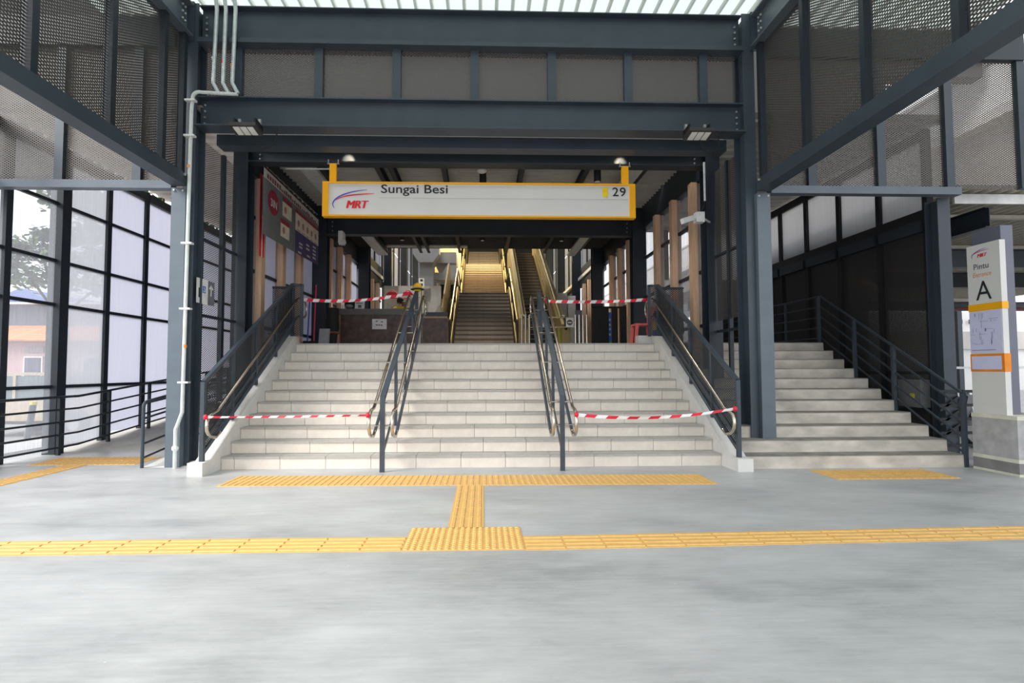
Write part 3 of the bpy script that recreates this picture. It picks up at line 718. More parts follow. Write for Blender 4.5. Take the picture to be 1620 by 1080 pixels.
text('A', INK, py, (XF-.002, 6.27, 2.20), U_, V_, .25, .2)
logo(py, (XF-.002, 6.31, 2.755), U_, V_, .235)
b = MB(); rnd = random.Random(3)
for i in range(26):
    y = rnd.uniform(5.99, 6.34); z = rnd.uniform(1.6, 2.0)
    if rnd.random() < .5: b.box(XF-.006, XF-.0045, y, min(6.355, y+rnd.uniform(.03, .12)), z, z+.003)
    else: b.box(XF-.006, XF-.0045, y, y+.003, z, min(2.03, z+rnd.uniform(.03, .15)))
b.box(XF-.006, XF-.0045, 6.16, 6.175, 1.79, 1.83); b.box(XF-.006, XF-.0045, 6.05, 6.35, 1.545, 1.552)
b.build('map_lines', mat('map_ink', (.14, .14, .32), .5), py)
WRAP = mat('plastic_wrap', (.44, .43, .43), .22, 0, .18, 7, .3)
part('wrapped_base', WRAP, py, lambda b: b.box(XF-.012, XF+.30, 5.83, 6.388, .0, .70))
part('tape_band', mat('masking_tape', (.70, .68, .56), .6), py, lambda b: b.box(XF-.016, XF+.304, 5.826, 6.392, .68, .73))
part('tape_band', mat('masking_tape', (.70, .68, .56)), py, lambda b: b.box(XF-.016, XF+.304, 5.826, 6.392, .16, .205))
part('tape_band', mat('masking_tape', (.70, .68, .56)), py, lambda b: b.box(XF-.016, XF+.304, 5.826, 6.392, .0, .03))
part('dark_sleeve', mat('grey_sleeve', (.24, .23, .225), .4, 0, .2, 5), py, lambda b: b.box(XF-.014, XF+.302, 5.828, 6.39, .03, .16))
steel('column', lambda b: b.box(6.60, 6.76, 6.05, 6.42, 0, 3.14), 'lavender-grey steel column directly behind the pylon sign', 'column', LAVMETAL)

# ================================================================== FLOODLIGHTS, CONDUITS, CAMERAS, LAMPS
def flood(x, s, label):
    t = thing('floodlight', (x, 6.8, 4.6), label, 'floodlight', 'floodlights under the main beam')
    a = math.radians(9)
    def R(p): # tilt about x: front edge up
        dx, dy, dz = p; dx2 = dx + s*.0
        return (x+dx2, 6.76+dy*math.cos(a)+dz*math.sin(a), 4.60-dy*math.sin(a)*-1*-1+dz*math.cos(a))
    def rb(b, x0, x1, y0, y1, z0, z1):
        vs = [R((xx, yy, zz)) for zz in (z0, z1) for xx, yy in ((x0, y0), (x1, y0), (x1, y1), (x0, y1))]
        b.add(vs, [(3, 2, 1, 0), (4, 5, 6, 7), (0, 1, 5, 4), (1, 2, 6, 5), (2, 3, 7, 6), (3, 0, 4, 7)])
    part('housing', mat('lamp_bronze', (.05, .045, .04), .5), t, lambda b: rb(b, -.18, .18, -.12, .12, 0, .05))
    for k in (-1, 0, 1): part('led_panel', mat('led_lens', (.74, .74, .70), .3), t, lambda b: rb(b, k*.095-.04, k*.095+.04, -.085, .085, -.008, 0))
    part('bracket', BLACKM, t, lambda b: (b.box(x-.15, x-.13, 6.72, 6.95, 4.63, 4.76), b.box(x+.13, x+.15, 6.72, 6.95, 4.63, 4.76), b.box(x-.15, x+.15, 6.88, 6.9, 4.70, 4.74)))
    part('clamp', BOLT, t, lambda b: (b.box(x-.155, x-.12, 6.86, 6.90, 4.75, 4.82), b.box(x+.12, x+.155, 6.86, 6.90, 4.75, 4.82)))
    cx = x + .2
    part('cable', RUBBER, t, lambda b: b.tube([(x+.05, 6.85, 4.58), (x+.09, 6.85, 4.47), (x+.18, 6.87, 4.41), (x+.28, 6.88, 4.43), (x+.35, 6.9, 4.53), (x+.36, 6.92, 4.7)], .010, 6), True)
flood(-3.26, 1, 'tilted floodlight on the main beam next to the conduits')
flood(3.05, -1, 'tilted floodlight on the main beam above the wall camera')

cd = thing('conduit_run', (-3.75, 6.9, 0), 'bundle of galvanised conduits dropping from the roof and down the pale post', 'conduit')
for i, (xa, xb, zb, cc) in enumerate(((-3.76, -3.79, 5.36, 'w'), (-3.635, -3.655, 5.36, 'r'), (-3.50, -3.525, 5.36, 'o'))):
    part('conduit', GALV, cd, lambda b: b.tube([(xa, 6.80, 6.60), (xa, 6.86, 6.54), (xa+.01, 6.88, 6.4), (xb, 6.9, 5.42), (xb, 6.9, 5.35), (xb+.07, 6.92, 5.21)], .027, 8), True)
    part('label_band', {'w': WHITE, 'r': RED, 'o': ORANGE}[cc], cd, lambda b: b.tube([(xb, 6.9, 5.72-.05*i), (xb, 6.9, 5.68-.05*i)], .030, 8))
part('conduit', mat('pale_conduit', (.68, .72, .69), .4), cd, lambda b: b.tube([(-3.45, 6.9, 5.19), (-3.93, 6.86, 5.19)] + arc((-3.95, 5.10), .09, PI/2, PI, 5, 'xz', 6.85) + [(-4.04, 6.83, 4.9), (-4.06, 6.82, .75), (-4.13, 6.80, .52), (-4.13, 6.80, .0)], .024, 8), True)
for z in (5.05, 4.55, 3.05, 2.15, 1.15): part('clip', WHITE, cd, lambda b: b.box(-4.12, -3.98, 6.79, 6.86, z-.012, z+.012))
for z in (4.1, 1.62): part('label_band', ORANGE, cd, lambda b: b.tube([(-4.05, 6.825, z), (-4.05, 6.825, z+.04)], .027, 8))
part('coupling', WHITE, cd, lambda b: b.ball((-4.13, 6.8, .27), .045, 8, 6), True)

cc = thing('cctv_camera', (3.68, 8.1, 3.8), 'white surveillance camera on the column right of the sign', 'camera')
part('housing', WHITE, cc, lambda b: b.bar((3.30, 8.0, 3.76), (3.50, 8.05, 3.83), .085, .085), False)
part('junction_box', WHITE, cc, lambda b: b.box(3.55, 3.69, 8.02, 8.14, 3.76, 3.93))
part('arm', WHITE, cc, lambda b: b.tube([(3.48, 8.05, 3.82), (3.56, 8.07, 3.84)], .022, 8))
part('arm', WHITE, cc, lambda b: b.tube([(3.68, 8.08, 3.84), (3.80, 8.2, 3.84), (3.90, 8.3, 3.84)], .018, 8))
part('conduit', GALV, cc, lambda b: b.tube([(3.79, 8.22, 4.85), (3.79, 8.22, 4.18)], .02, 8))
part('cable', RUBBER, cc, lambda b: b.tube([(3.79, 8.22, 4.18), (3.76, 8.2, 4.08), (3.66, 8.1, 3.95), (3.62, 8.08, 3.92)], .008, 6))
cc = thing('cctv_camera', (-3.36, 11.75, 4.35), 'small white surveillance camera above the brown counter', 'camera')
part('housing', WHITE, cc, lambda b: b.bar((-3.36, 11.6, 4.30), (-3.30, 11.75, 4.36), .09, .09))
part('mount', WHITE, cc, lambda b: b.box(-3.44, -3.34, 11.72, 11.98, 4.33, 4.62))

def downlight(x, y, z, label):
    t = thing('downlight', (x, y, z), label, 'lamp', 'black cylinder downlights in the hall ceiling')
    part('can', BLACKM, t, lambda b: b.lathe((x, y, z), [(.065, 0), (.068, .005), (.068, .26), (.05, .27)], 14), True)
    part('lens', WHITE, t, lambda b: b.lathe((x, y, z-.004), [(.05, 0), (.05, .004)], 14))
    part('stem', BLACKM, t, lambda b: b.tube([(x, y, z+.27), (x, y, 5.3)], .015, 6))
downlight(0.0, 9.5, 4.93, 'black cylinder downlight behind the middle of the sign')
downlight(2.13, 9.0, 4.80, 'black cylinder downlight behind the right half of the sign')
downlight(-.02, 14.0, 5.0, 'far black cylinder downlight in line with the long brown stair')
downlight(2.25, 14.0, 5.0, 'far black cylinder downlight in line with the escalator')
downlight(-2.3, 14.0, 5.0, 'far black cylinder downlight above the brown counter')
for x, y, z, e_ in ((0, 9.5, 4.9, 40), (2.13, 9.0, 4.77, 40), (-.02, 14, 4.97, 130), (2.25, 14, 4.97, 45), (-2.3, 14, 4.97, 90)):  # spots added to brighten the hall; the downlights themselves look unlit
    L = bpy.data.lights.new('hall_fill_spot', 'SPOT'); L.energy = e_; L.color = (1, .93, .82); L.spot_size = math.radians(130); L.spot_blend = .8; L.shadow_soft_size = .06
    lo = bpy.data.objects.new('hall_fill_spot', L); C.objects.link(lo); lo.location = (x, y, z)
sd = thing('smoke_detector', (-.02, 9.1, 5.0), 'white disc detector above the middle of the sign', 'detector')
part('body', WHITE, sd, lambda b: b.lathe((-.02, 9.1, 4.99), [(.05, 0), (.085, .02), (.085, .045), (.06, .06)], 16), True)
part('stem', BLACKM, sd, lambda b: b.tube([(-.02, 9.1, 5.05), (-.02, 9.1, 5.3)], .012, 6))
for x, lab in ((-2.31, 'small lit downlight over the left end of the sign'), (2.4, 'small lit downlight over the right end of the sign')):
    t = thing('beam_lamp', (x, 7.95, 4.95), lab, 'lamp', 'lit downlights above the sign')
    part('can', BLACKM, t, lambda b: b.lathe((x, 7.95, 5.16), [(.06, 0), (.06, .12)], 12), True)
    part('lens', emit('warm_lens', (1, .88, .68), 6), t, lambda b: b.lathe((x, 7.95, 5.155), [(.045, 0), (.045, .004)], 12))
    part('stem', BLACKM, t, lambda b: b.tube([(x, 7.95, 5.28), (x, 7.95, 5.5)], .012, 6))
    L = bpy.data.lights.new('beam_lamp_light', 'SPOT'); L.energy = 45; L.color = (1, .86, .66); L.spot_size = math.radians(24); L.spot_blend = .6; L.shadow_soft_size = .03
    lo = bpy.data.objects.new('beam_lamp_light', L); C.objects.link(lo); lo.location = (x, 7.95, 5.14)
    lo.rotation_euler = (Vector((x, 8.42, 4.9))-Vector(lo.location)).to_track_quat('-Z', 'Y').to_euler()

# banners, notices
bn = thing('banner', (-3.72, 9.8, 3.6), 'large hanging price banner with red and purple panels by the left columns', 'banner')
BX = -3.70
def zq(y, t): # top/bottom edges
    return (4.74 - (y-8.4)*.02, 3.60 + (y-8.3)*.02)[t]
def bq(name, y0, y1, v0, v1, m, d=.0):
    b = MB(); g_ = lambda y, v: zq(y, 1)*(1-v)+zq(y, 0)*v
    b.add([(BX+d, y0, g_(y0, v0)), (BX+d, y1, g_(y1, v0)), (BX+d, y1, g_(y1, v1)), (BX+d, y0, g_(y0, v1)), (BX-.004, y0, g_(y0, v0)), (BX-.004, y1, g_(y1, v0)), (BX-.004, y1, g_(y1, v1)), (BX-.004, y0, g_(y0, v1))],
          [(0, 1, 2, 3), (4, 5, 6, 7), (0, 1, 5, 4), (1, 2, 6, 5), (2, 3, 7, 6), (3, 0, 4, 7)]); return b.build(name, m, bn)
BG = mat('banner_grey', (.14, .15, .15), .6); BPUR = mat('banner_purple', (.055, .04, .14), .6); BCRM = mat('banner_cream', (.62, .57, .46), .6); BRED = mat('banner_red', (.26, .02, .04), .6); BWH = mat('banner_white', (.50, .49, .47), .6)
bq('sheet', 8.33, 11.1, 0, 1, BG); bq('header_strip', 8.33, 11.1, .86, 1, BWH, .002)
bq('print_panel', 9.75, 11.1, 0, .80, BPUR, .002); bq('print_panel', 9.75, 11.1, .42, .74, BCRM, .003); bq('print_panel', 9.75, 11.1, .74, .80, BRED, .003)
bq('print_panel', 9.12, 9.55, .50, .74, BCRM, .002); bq('print_panel', 9.12, 9.55, .74, .82, BRED, .002)
bq('print_panel', 9.05, 9.45, .14, .36, BCRM, .002); bq('print_panel', 9.05, 9.45, .36, .44, BRED, .002)
part('round_badge', BRED, bn, lambda b: b.lathe((BX+.002, 8.72, 4.26), [(.22, 0), (.22, .002)], 20, 'x'))
text('3IN', BWH, bn, (BX+.006, 8.60, 4.18), (0, 1, 0), (0, 0, 1), .13, .26, bold=.03)
b = MB(); rnd = random.Random(5)
for i in range(26):
    y = 8.45+i*.1; b.box(BX+.003, BX+.005, y, y+.07, 4.61-(y-8.4)*.03, 4.61-(y-8.4)*.03+rnd.uniform(.04, .09))
b.build('header_print', mat('print_dark_red', (.20, .05, .06), .6), bn)
b = MB()
for i in range(5):
    y = 9.85+i*.25; b.ball((BX+.004, y+.06, 4.25), .06, 8, 5, (.03, 1, 1.2)); b.box(BX+.003, BX+.005, y, y+.16, 4.10, 4.12)
for y in (9.2, 9.13): b.ball((BX+.004, y+.05, 4.3 if y > 9.15 else 3.9), .06, 8, 5, (.03, 1, 1.2))
b.build('food_prints', mat('print_pink', (.38, .16, .17), .6), bn)['kind'] = 'stuff'
b = MB()
for i, (y, z) in enumerate([(9.95, 3.85), (9.95, 3.78), (10.35, 3.92), (10.35, 3.84), (10.75, 3.98), (10.75, 3.9), (10.75, 3.82), (10.75, 3.74), (9.9, 3.66), (10.4, 3.7)]): b.box(BX+.003, BX+.005, y, y+.18, z, z+.035)
b.build('price_print', BWH, bn)
part('cord', BLACKM, bn, lambda b: [b.tube([(BX, y, 4.74), (-3.98, y, 4.80)], .006, 5) for y in (8.7, 10.9)])['kind'] = 'stuff'
part('rod', BLACKM, bn, lambda b: b.tube([(BX, 8.3, 4.76), (BX, 11.15, 4.70)], .015, 6))
rb_ = thing('red_strip_banner', (-3.88, 8.78, 2.9), 'narrow red and white hanging strip behind the left column', 'banner')
pbox('red_half', RED, rb_, -3.89, -3.886, 8.62, 8.70, 3.3, 4.76); pbox('white_half', WHITE, rb_, -3.89, -3.886, 8.70, 8.74, 3.3, 4.76); pbox('red_half', RED, rb_, -3.89, -3.886, 8.74, 8.80, 3.3, 4.76)
# access notice on the left mesh
nb = thing('access_sign', (-4.02, 7.5, 2.4), 'white wheelchair direction sign with a white arrow on the left mesh', 'sign')
pbox('board', WHITE, nb, -4.085, -4.075, 7.12, 7.40, 2.28, 2.64)
pbox('pictogram_square', mat('access_blue', (.03, .16, .5), .5), nb, -4.075, -4.072, 7.26, 7.34, 2.44, 2.54)
part('pictogram_wheelchair', WHITE, nb, lambda b: (b.tube([(-4.070, 7.30+.022*math.cos(a), 2.475+.022*math.sin(a)) for a in [i*PI/5 for i in range(-5, 3)]], .004, 5), b.tube([(-4.07, 7.29, 2.525), (-4.07, 7.295, 2.495), (-4.07, 7.32, 2.49)], .004, 5)))
pbox('pictogram_frame', INK, nb, -4.075, -4.072, 7.16, 7.22, 2.36, 2.5)
part('arrow', WHITE, nb, lambda b: (b.box(-4.085, -4.08, 7.495, 7.51, 2.42, 2.58), b.prism([(7.45, 2.53), (7.5025, 2.59), (7.555, 2.53), (7.54, 2.515), (7.5025, 2.56), (7.465, 2.515)], 'x', -4.085, -4.08)))
pbox('arrow_board', mat('grey_board', (.16, .17, .19), .5), nb, -4.09, -4.086, 7.41, 7.60, 2.28, 2.64)
nb = thing('notice_board', (3.96, 7.55, 3.4), 'pale lift direction sign seen through the right mesh', 'sign')
pbox('board', mat('notice_grey', (.32, .32, .32), .5), nb, 4.04, 4.05, 7.35, 7.66, 3.42, 3.78)
pbox('pictogram', INK, nb, 4.036, 4.04, 7.42, 7.56, 3.5, 3.72); pbox('pictogram', mat('notice_grey', (.32, .32, .32)), nb, 4.033, 4.036, 7.45, 7.53, 3.54, 3.66)

# ================================================================== BARRIER TAPES
def tape(a, b_, sag, label, n=36, wd=.062):
    a, b_ = Vector(a), Vector(b_); m = MB(); pts = []
    for i in range(n+1):
        t_ = i/n; p = a.lerp(b_, t_); p.z -= sag*4*t_*(1-t_); tw_ = .5*math.sin(t_*9+a.x); pts.append((p, tw_))
    for i in range(n):
        (p, q), (p2, q2) = pts[i], pts[i+1]
        o1 = Vector((0, math.sin(q), math.cos(q)))*wd/2; o2 = Vector((0, math.sin(q2), math.cos(q2)))*wd/2; sl = Vector(((b_.x-a.x)/n*.6, 0, 0))
        th = Vector((0, .0015, 0))
        vs = [p-o1-sl*(i > 0), p2-o2-sl*(i < n-1), p2+o2+sl*(i < n-1)*0, p+o1]
        vs = vs + [v+th for v in vs]
        m.add(vs, [(0, 1, 2, 3), (7, 6, 5, 4), (0, 4, 5, 1), (1, 5, 6, 2), (2, 6, 7, 3), (3, 7, 4, 0)], (i//2) % 2)
    o = m.build('barrier_tape', [TAPEW, TAPER]); o['label'] = label; o['category'] = 'tape'; o['group'] = 'red and white barrier tapes'
    k = MB(); 
    for p in (a, b_): k.ball(p, .03, 8, 6, (1, 1, 1.2))
    k.build('knot', TAPER, o, True); return o
tape((-3.43, 9.42, 2.65), (-1.41, 9.45, 2.77), .075, 'barrier tape across the top of the stair by the brown counter')
tape((1.20, 9.45, 2.63), (3.2, 9.42, 2.66), .03, 'barrier tape across the top of the stair by the red chair')
tape((-3.45, 6.28, .73), (-1.445, 6.26, .745), .006, 'thin barrier tape low across the stair by the ramp', 40, .026)
tape((1.185, 6.28, .74), (3.24, 6.30, .80), .075, 'sagging barrier tape low across the stair by the concrete steps', 30, .04)

# ================================================================== ESCALATOR HALL
hs = thing('staircase', (0, 15.3, ZT), 'long brown stair rising in flights beside the escalator', 'staircase', kind='structure')
def flight(y0, z0, n, t, r, m):
    for k in range(n):
        pbox('step', m, hs, -.91, .97, y0+k*t, y0+(k+1)*t+.02, z0+k*r-.05, z0+(k+1)*r-.035)
        pbox('nosing', mat('dark_nosing', (.10, .08, .065), .5) if z0 != ZT+15*.163 else mat('lit_nosing', (.26, .21, .16), .5), hs, -.91, .97, y0+k*t-.02, y0+(k+1)*t+.01, z0+(k+1)*r-.035, z0+(k+1)*r)  # second flight's nosings are paler: warm lamp light put into their colour
flight(15.0, ZT, 15, .27, .163, TREADY)
pbox('landing', TREADY, hs, -.91, .97, 19.05, 21.6, 4.0, ZT+15*.163)
flight(21.6, ZT+15*.163, 16, .29, .165, TREADY)
pbox('landing', TREADY, hs, -.91, .97, 26.24, 28.2, 6.7, ZT+15*.163+16*.165)
flight(28.2, ZT+15*.163+16*.165, 12, .29, .165, TREADY)
for x, nm in ((-1.0, 'l'), (1.03, 'r')):
    part('stringer', BRASS, hs, lambda b: b.prism([(14.8, ZT), (14.8, ZT+.25), (19.1, 4.55), (21.6, 4.55), (26.3, 7.25), (28.2, 7.25), (31.8, 9.3), (31.8, 8.6), (28.2, 6.6), (26.3, 6.6), (21.6, 3.9), (19.1, 3.9), (15.3, ZT)], 'x', x-.03, x+.03))
    part('handrail', BRASS, hs, lambda b: b.tube([(x, 14.8, ZT+1.0), (x, 19.1, 5.25), (x, 21.6, 5.25), (x, 26.3, 7.95), (x, 28.2, 7.95), (x, 31.8, 10.0)], .03, 8), True)
    for y, z in ((14.9, ZT), (16.3, 2.75), (17.7, 3.6), (19.1, 4.4), (21.6, 4.4), (23.1, 5.3), (24.7, 6.2), (26.3, 7.1)): part('baluster', BLACKM, hs, lambda b: b.box(x-.02, x+.02, y-.02, y+.02, z, z+.9))
    part('glass_infill', sheet_mat('dark_glass', (.05, .05, .05), .2, .45, .1, .1), hs, lambda b: b.prism([(14.9, ZT+.3), (19.1, 4.6), (19.1, 5.15), (14.9, ZT+.9)], 'x', x-.004, x+.004))
# partition left of the stair
S(part('wall_left_panel', BRASS, None, lambda b: b.prism([(14.7, ZT), (14.7, ZT+1.35), (17.5, 5.1), (18.2, 5.1), (18.2, ZT)], 'x', -1.25, -1.2)), 'slanting brass coloured side panel left of the long brown stair', 'panel')

es = thing('escalator', (1.7, 13.8, ZT), 'dark escalator with brass coloured balustrades', 'escalator')
sl = .63
def eP(y): return ZT + max(0, (y-14.2))*sl
for i in range(26):
    y = 14.6+i*.26; pbox('step', BLACKM if i < 9 else mat('warm_lit_step', (.10, .08, .06), .45, .4), es, 1.32, 2.12, y, y+.28, eP(y)-.1, eP(y)+.145); pbox('step_edge', mat('comb_edge', (.26, .20, .11), .5, .3), es, 1.32, 2.12, y-.01, y+.28, eP(y)+.145, eP(y)+.17)  # lower steps black, upper ones browner: golden light put into the colour
for x0, x1 in ((1.06, 1.28), (2.16, 2.40)):
    part('balustrade', BRASS, es, lambda b: b.prism([(13.5, ZT), (13.5, ZT+.75), (13.8, ZT+.95), (14.4, ZT+1.0), (21.5, ZT+1.0+7.1*sl), (21.5, ZT+7.1*sl-.4), (14.4, ZT)], 'x', x0, x1))
    part('handrail', RUBBER, es, lambda b: b.tube([((x0+x1)/2, y, z) for y, z in ((13.62, ZT+.5), (13.46, ZT+.7), (13.6, ZT+.95), (13.95, ZT+1.02), (14.4, ZT+1.04), (21.5, ZT+1.04+7.1*sl))], .045, 8), True)
    part('skirt_line', mat('dark_brass', (.12, .09, .05), .4, .6), es, lambda b: b.bar(((x0+x1)/2, 14.4, ZT+.62), ((x0+x1)/2, 21.5, ZT+.62+7.1*sl), x1-x0+.012, .06))
# concrete frame on the left inside the hall
S(part('column_pier', HALLGREY, None, lambda b: (b.box(-2.55, -2.0, 19.8, 20.4, ZT, 5.6), b.prism([(-2.55, 5.6), (-2.8, 5.95), (-2.8, 7.2), (-1.75, 7.2), (-1.75, 5.95), (-2.0, 5.6)], 'y', 19.6, 20.6))), 'grey concrete column with a flared head in the hall', 'column')
S(part('slab_edge', HALLGREY, None, lambda b: (b.box(-2.0, -1.1, 20.2, 24, 5.7, 6.15), b.box(-2.0, -1.1, 20.2, 20.5, 5.0, 5.3), b.prism([(-1.75, 5.2), (-1.4, 5.75), (-1.1, 5.75), (-1.1, 5.2)], 'y', 20.25, 23))), 'grey concrete slab edge between column and stair', 'slab')
S(part('wall_left_upper_lit', mat('cream_wall', (.62, .52, .30), .6), None, lambda b: b.box(-3.0, -1.1, 24.4, 24.6, 6.1, 10.2)), 'cream wall lit by warm lamps on the upper floor', 'wall')
S(part('wall_left_partition', mat('white_partition', (.42, .42, .40), .6), None, lambda b: b.box(-2.6, -1.3, 15.2, 15.3, ZT, 3.9)), 'low grey-white partition behind the second counter', 'wall')
S(part('wall_left_booth', mat('cream_booth', (.40, .39, .35), .6), None, lambda b: b.box(-3.1, -2.1, 15.5, 15.6, ZT, 3.95)), 'cream booth wall behind the seated person', 'wall')
sgm = thing('hall_sign', (-1.88, 15.1, 3.7), 'tiny white hanging sign with black pictograms in the hall', 'sign')
pbox('board', WHITE, sgm, -1.94, -1.78, 14.9, 14.92, 3.80, 4.08); pbox('pictogram', INK, sgm, -1.90, -1.82, 14.895, 14.9, 3.98, 4.05); pbox('pictogram', INK, sgm, -1.90, -1.82, 14.895, 14.9, 3.84, 3.92)
part('rod', BLACKM, sgm, lambda b: b.tube([(-1.86, 14.91, ZT), (-1.86, 14.91, 3.8)], .012, 6))
S(part('column_pier', HALLGREY, None, lambda b: b.box(2.55, 2.95, 17.2, 17.6, ZT, 4.0)), 'short grey concrete pier right of the escalator', 'column')
S(part('column_pier', WHITE, None, lambda b: b.box(2.98, 3.25, 17.2, 17.6, ZT, 3.9)), 'white clad pier right of the escalator', 'column')
# air-con unit seen under slab
ac = thing('ceiling_fan_unit', (-1.6, 21, 4.1), 'grey ventilation unit under the concrete slab', 'vent')
part('duct', GALV, ac, lambda b: b.box(-1.75, -1.2, 20.8, 21.3, 4.1, 4.3)); part('duct', GALV, ac, lambda b: b.tube([(-1.9, 21, 3.9), (-1.9, 21, 5.0)], .07, 8)); part('grille', BLACKM, ac, lambda b: b.box(-2.0, -1.1, 21.35, 21.4, 4.3, 5.0))

# counters
ct = thing('counter', (-2.65, 12.7, ZT), 'scuffed dark brown counter desk with a white paper notice', 'counter')
pbox('front_panel', BROWN, ct, -3.55, -1.75, 12.40, 12.44, ZT, 2.69); pbox('side_panel', BROWN, ct, -3.57, -3.53, 12.44, 12.8, ZT, 2.69)
pbox('side_panel', BROWN, ct, -1.77, -1.73, 12.44, 12.8, ZT, 2.69); pbox('worktop', mat('counter_edge', (.13, .115, .11), .35), ct, -3.6, -1.72, 12.36, 12.84, 2.69, 2.84)
pbox('edge_strip', STAINLESS, ct, -3.575, -3.565, 12.385, 12.4, ZT, 2.69)
nt_ = tag(MB().box(-2.77, -2.41, 12.39, 12.397, 2.33, 2.585).build('paper_notice', WHITE), 'white paper notice taped on the brown counter', 'notice')
b = MB()
for i, (x, z) in enumerate([(-2.68, 2.51), (-2.55, 2.5), (-2.68, 2.42), (-2.62, 2.42), (-2.56, 2.415)]): b.box(x, x+.045, 12.386, 12.389, z, z+.03)
b.build('print', mat('print_grey', (.12, .12, .13), .6), nt_)
ct = thing('counter', (-1.2, 12.8, ZT), 'smaller brown counter with a raised grey screen, beside the long stair', 'counter')
pbox('front_panel', BROWN, ct, -1.53, -.95, 12.40, 12.44, ZT, 2.60); pbox('side_panel', BROWN, ct, -.95, -.91, 12.40, 12.95, ZT, 2.60)
pbox('worktop', mat('counter_wood_edge', (.34, .24, .15), .4), ct, -1.53, -.91, 12.36, 12.95, 2.60, 2.65); pbox('screen', STEEL, ct, -1.53, -.93, 12.92, 12.95, 2.65, 2.82)
def table_item(name, label, cat, fn): 
    t = thing(name, fn[0], label, cat)
    for n_, m_, f_ in fn[1]: part(n_, m_, t, f_)
    return t
table_item('black_bag', 'rounded black bag on the left end of the brown counter', 'bag', ((-3.42, 12.6, 2.84), [('body', RUBBER, lambda b: b.ball((-3.36, 12.65, 2.976), .17, 14, 9, (1, .8, .8))), ('visor', mat('visor_grey', (.2, .2, .21), .2), lambda b: b.ball((-3.38, 12.58, 2.93), .12, 12, 7, (.9, .8, .5))), ('tag', WHITE, lambda b: b.box(-3.56, -3.52, 12.5, 12.51, 2.845, 2.96))]))
table_item('calendar_stand', 'small white card stand on the brown counter under the tape', 'card', ((-3.15, 12.6, 2.84), [('card', WHITE, lambda b: b.prism([(12.5, 2.84), (12.56, 3.06), (12.575, 3.06), (12.52, 2.84)], 'x', -3.24, -3.0)), ('print', INK, lambda b: b.box(-3.2, -3.04, 12.505, 12.535, 2.995, 3.005)), ('print', mat('print_grey', (.12, .12, .13)), lambda b: b.box(-3.15, -3.07, 12.49, 12.51, 2.88, 2.95))]))
cb = thing('cool_box', (-2.3, 14.0, ZT), 'cream cool box on a shelf behind the person in yellow', 'box')
part('body', mat('cream_plastic', (.66, .62, .52), .5), cb, lambda b: b.prism([(-2.66, 2.75), (-2.72, 3.3), (-1.95, 3.3), (-2.0, 2.75)], 'y', 13.8, 14.2))
part('shelf', BROWN, cb, lambda b: b.box(-2.75, -1.9, 13.75, 14.25, ZT, 2.75))
for i, x in enumerate((-2.55, -2.12)):
    t = thing('shopping_bag', (x, 14.0, 3.3), ('red and white bag on the end of the cool box nearer the columns', 'red and white bag on the cool box next to the yellow cap')[i], 'bag', 'bags on the cool box')
    part('body', RED, t, lambda b: b.prism([(x-.15, 3.3), (x-.17, 3.44), (x-.09, 3.5), (x+.1, 3.49), (x+.17, 3.42), (x+.15, 3.3)], 'y', 13.86, 14.12)); part('stripe', TAPEW, t, lambda b: b.box(x-.16, x+.16, 13.84, 13.86, 3.33, 3.40))
    part('handle', RED, t, lambda b: b.tube(arc((x, 3.47), .08, 0, PI, 6, 'xz', 13.95), .012, 6))
cp_ = thing('yellow_cap', (-1.27, 9.4, 2.80), 'yellow cap with a black brim resting on the handrail top', 'cap')
part('crown', mat('cap_yellow', (.70, .48, .02), .6), cp_, lambda b: b.ball((-1.25, 9.42, 2.885), .09, 14, 8, (1, 1, 1.0)), True)
part('brim', RUBBER, cp_, lambda b: b.lathe((-1.25, 9.40, 2.835), [(.125, 0), (.13, .012), (.08, .03)], 16), True)
part('badge', ORANGE, cp_, lambda b: b.box(-1.275, -1.225, 9.32, 9.345, 2.88, 2.92))
# seated person behind the counter
pn = thing('person', (-2.12, 13.22, ZT), 'person in a yellow shirt seated behind the brown counter', 'person')
def skin_obj(name, m, parent, nodes, edges, sub=2):
    me = bpy.data.meshes.new(name); o0 = wloc(parent); base = Vector(nodes[0][0])
    me.from_pydata([tuple(Vector(n[0])-base) for n in nodes], edges, []); me.materials.append(m)
    o = bpy.data.objects.new(name, me); C.objects.link(o); o.parent = parent; o.location = base-o0
    sk = o.modifiers.new('skin', 'SKIN'); sk.use_smooth_shade = True
    for i, n in enumerate(nodes): me.skin_vertices[0].data[i].radius = (n[1], n[1] if len(n) < 3 else n[2])
    me.skin_vertices[0].data[0].use_root = True
    s_ = o.modifiers.new('sub', 'SUBSURF'); s_.levels = sub; s_.render_levels = sub
    return o
def add_skin(o):
    pass
SKINM = mat('skin_brown', (.20, .105, .07), .5)
px_, py_, pz_ = -2.22, 13.22, ZT+.08
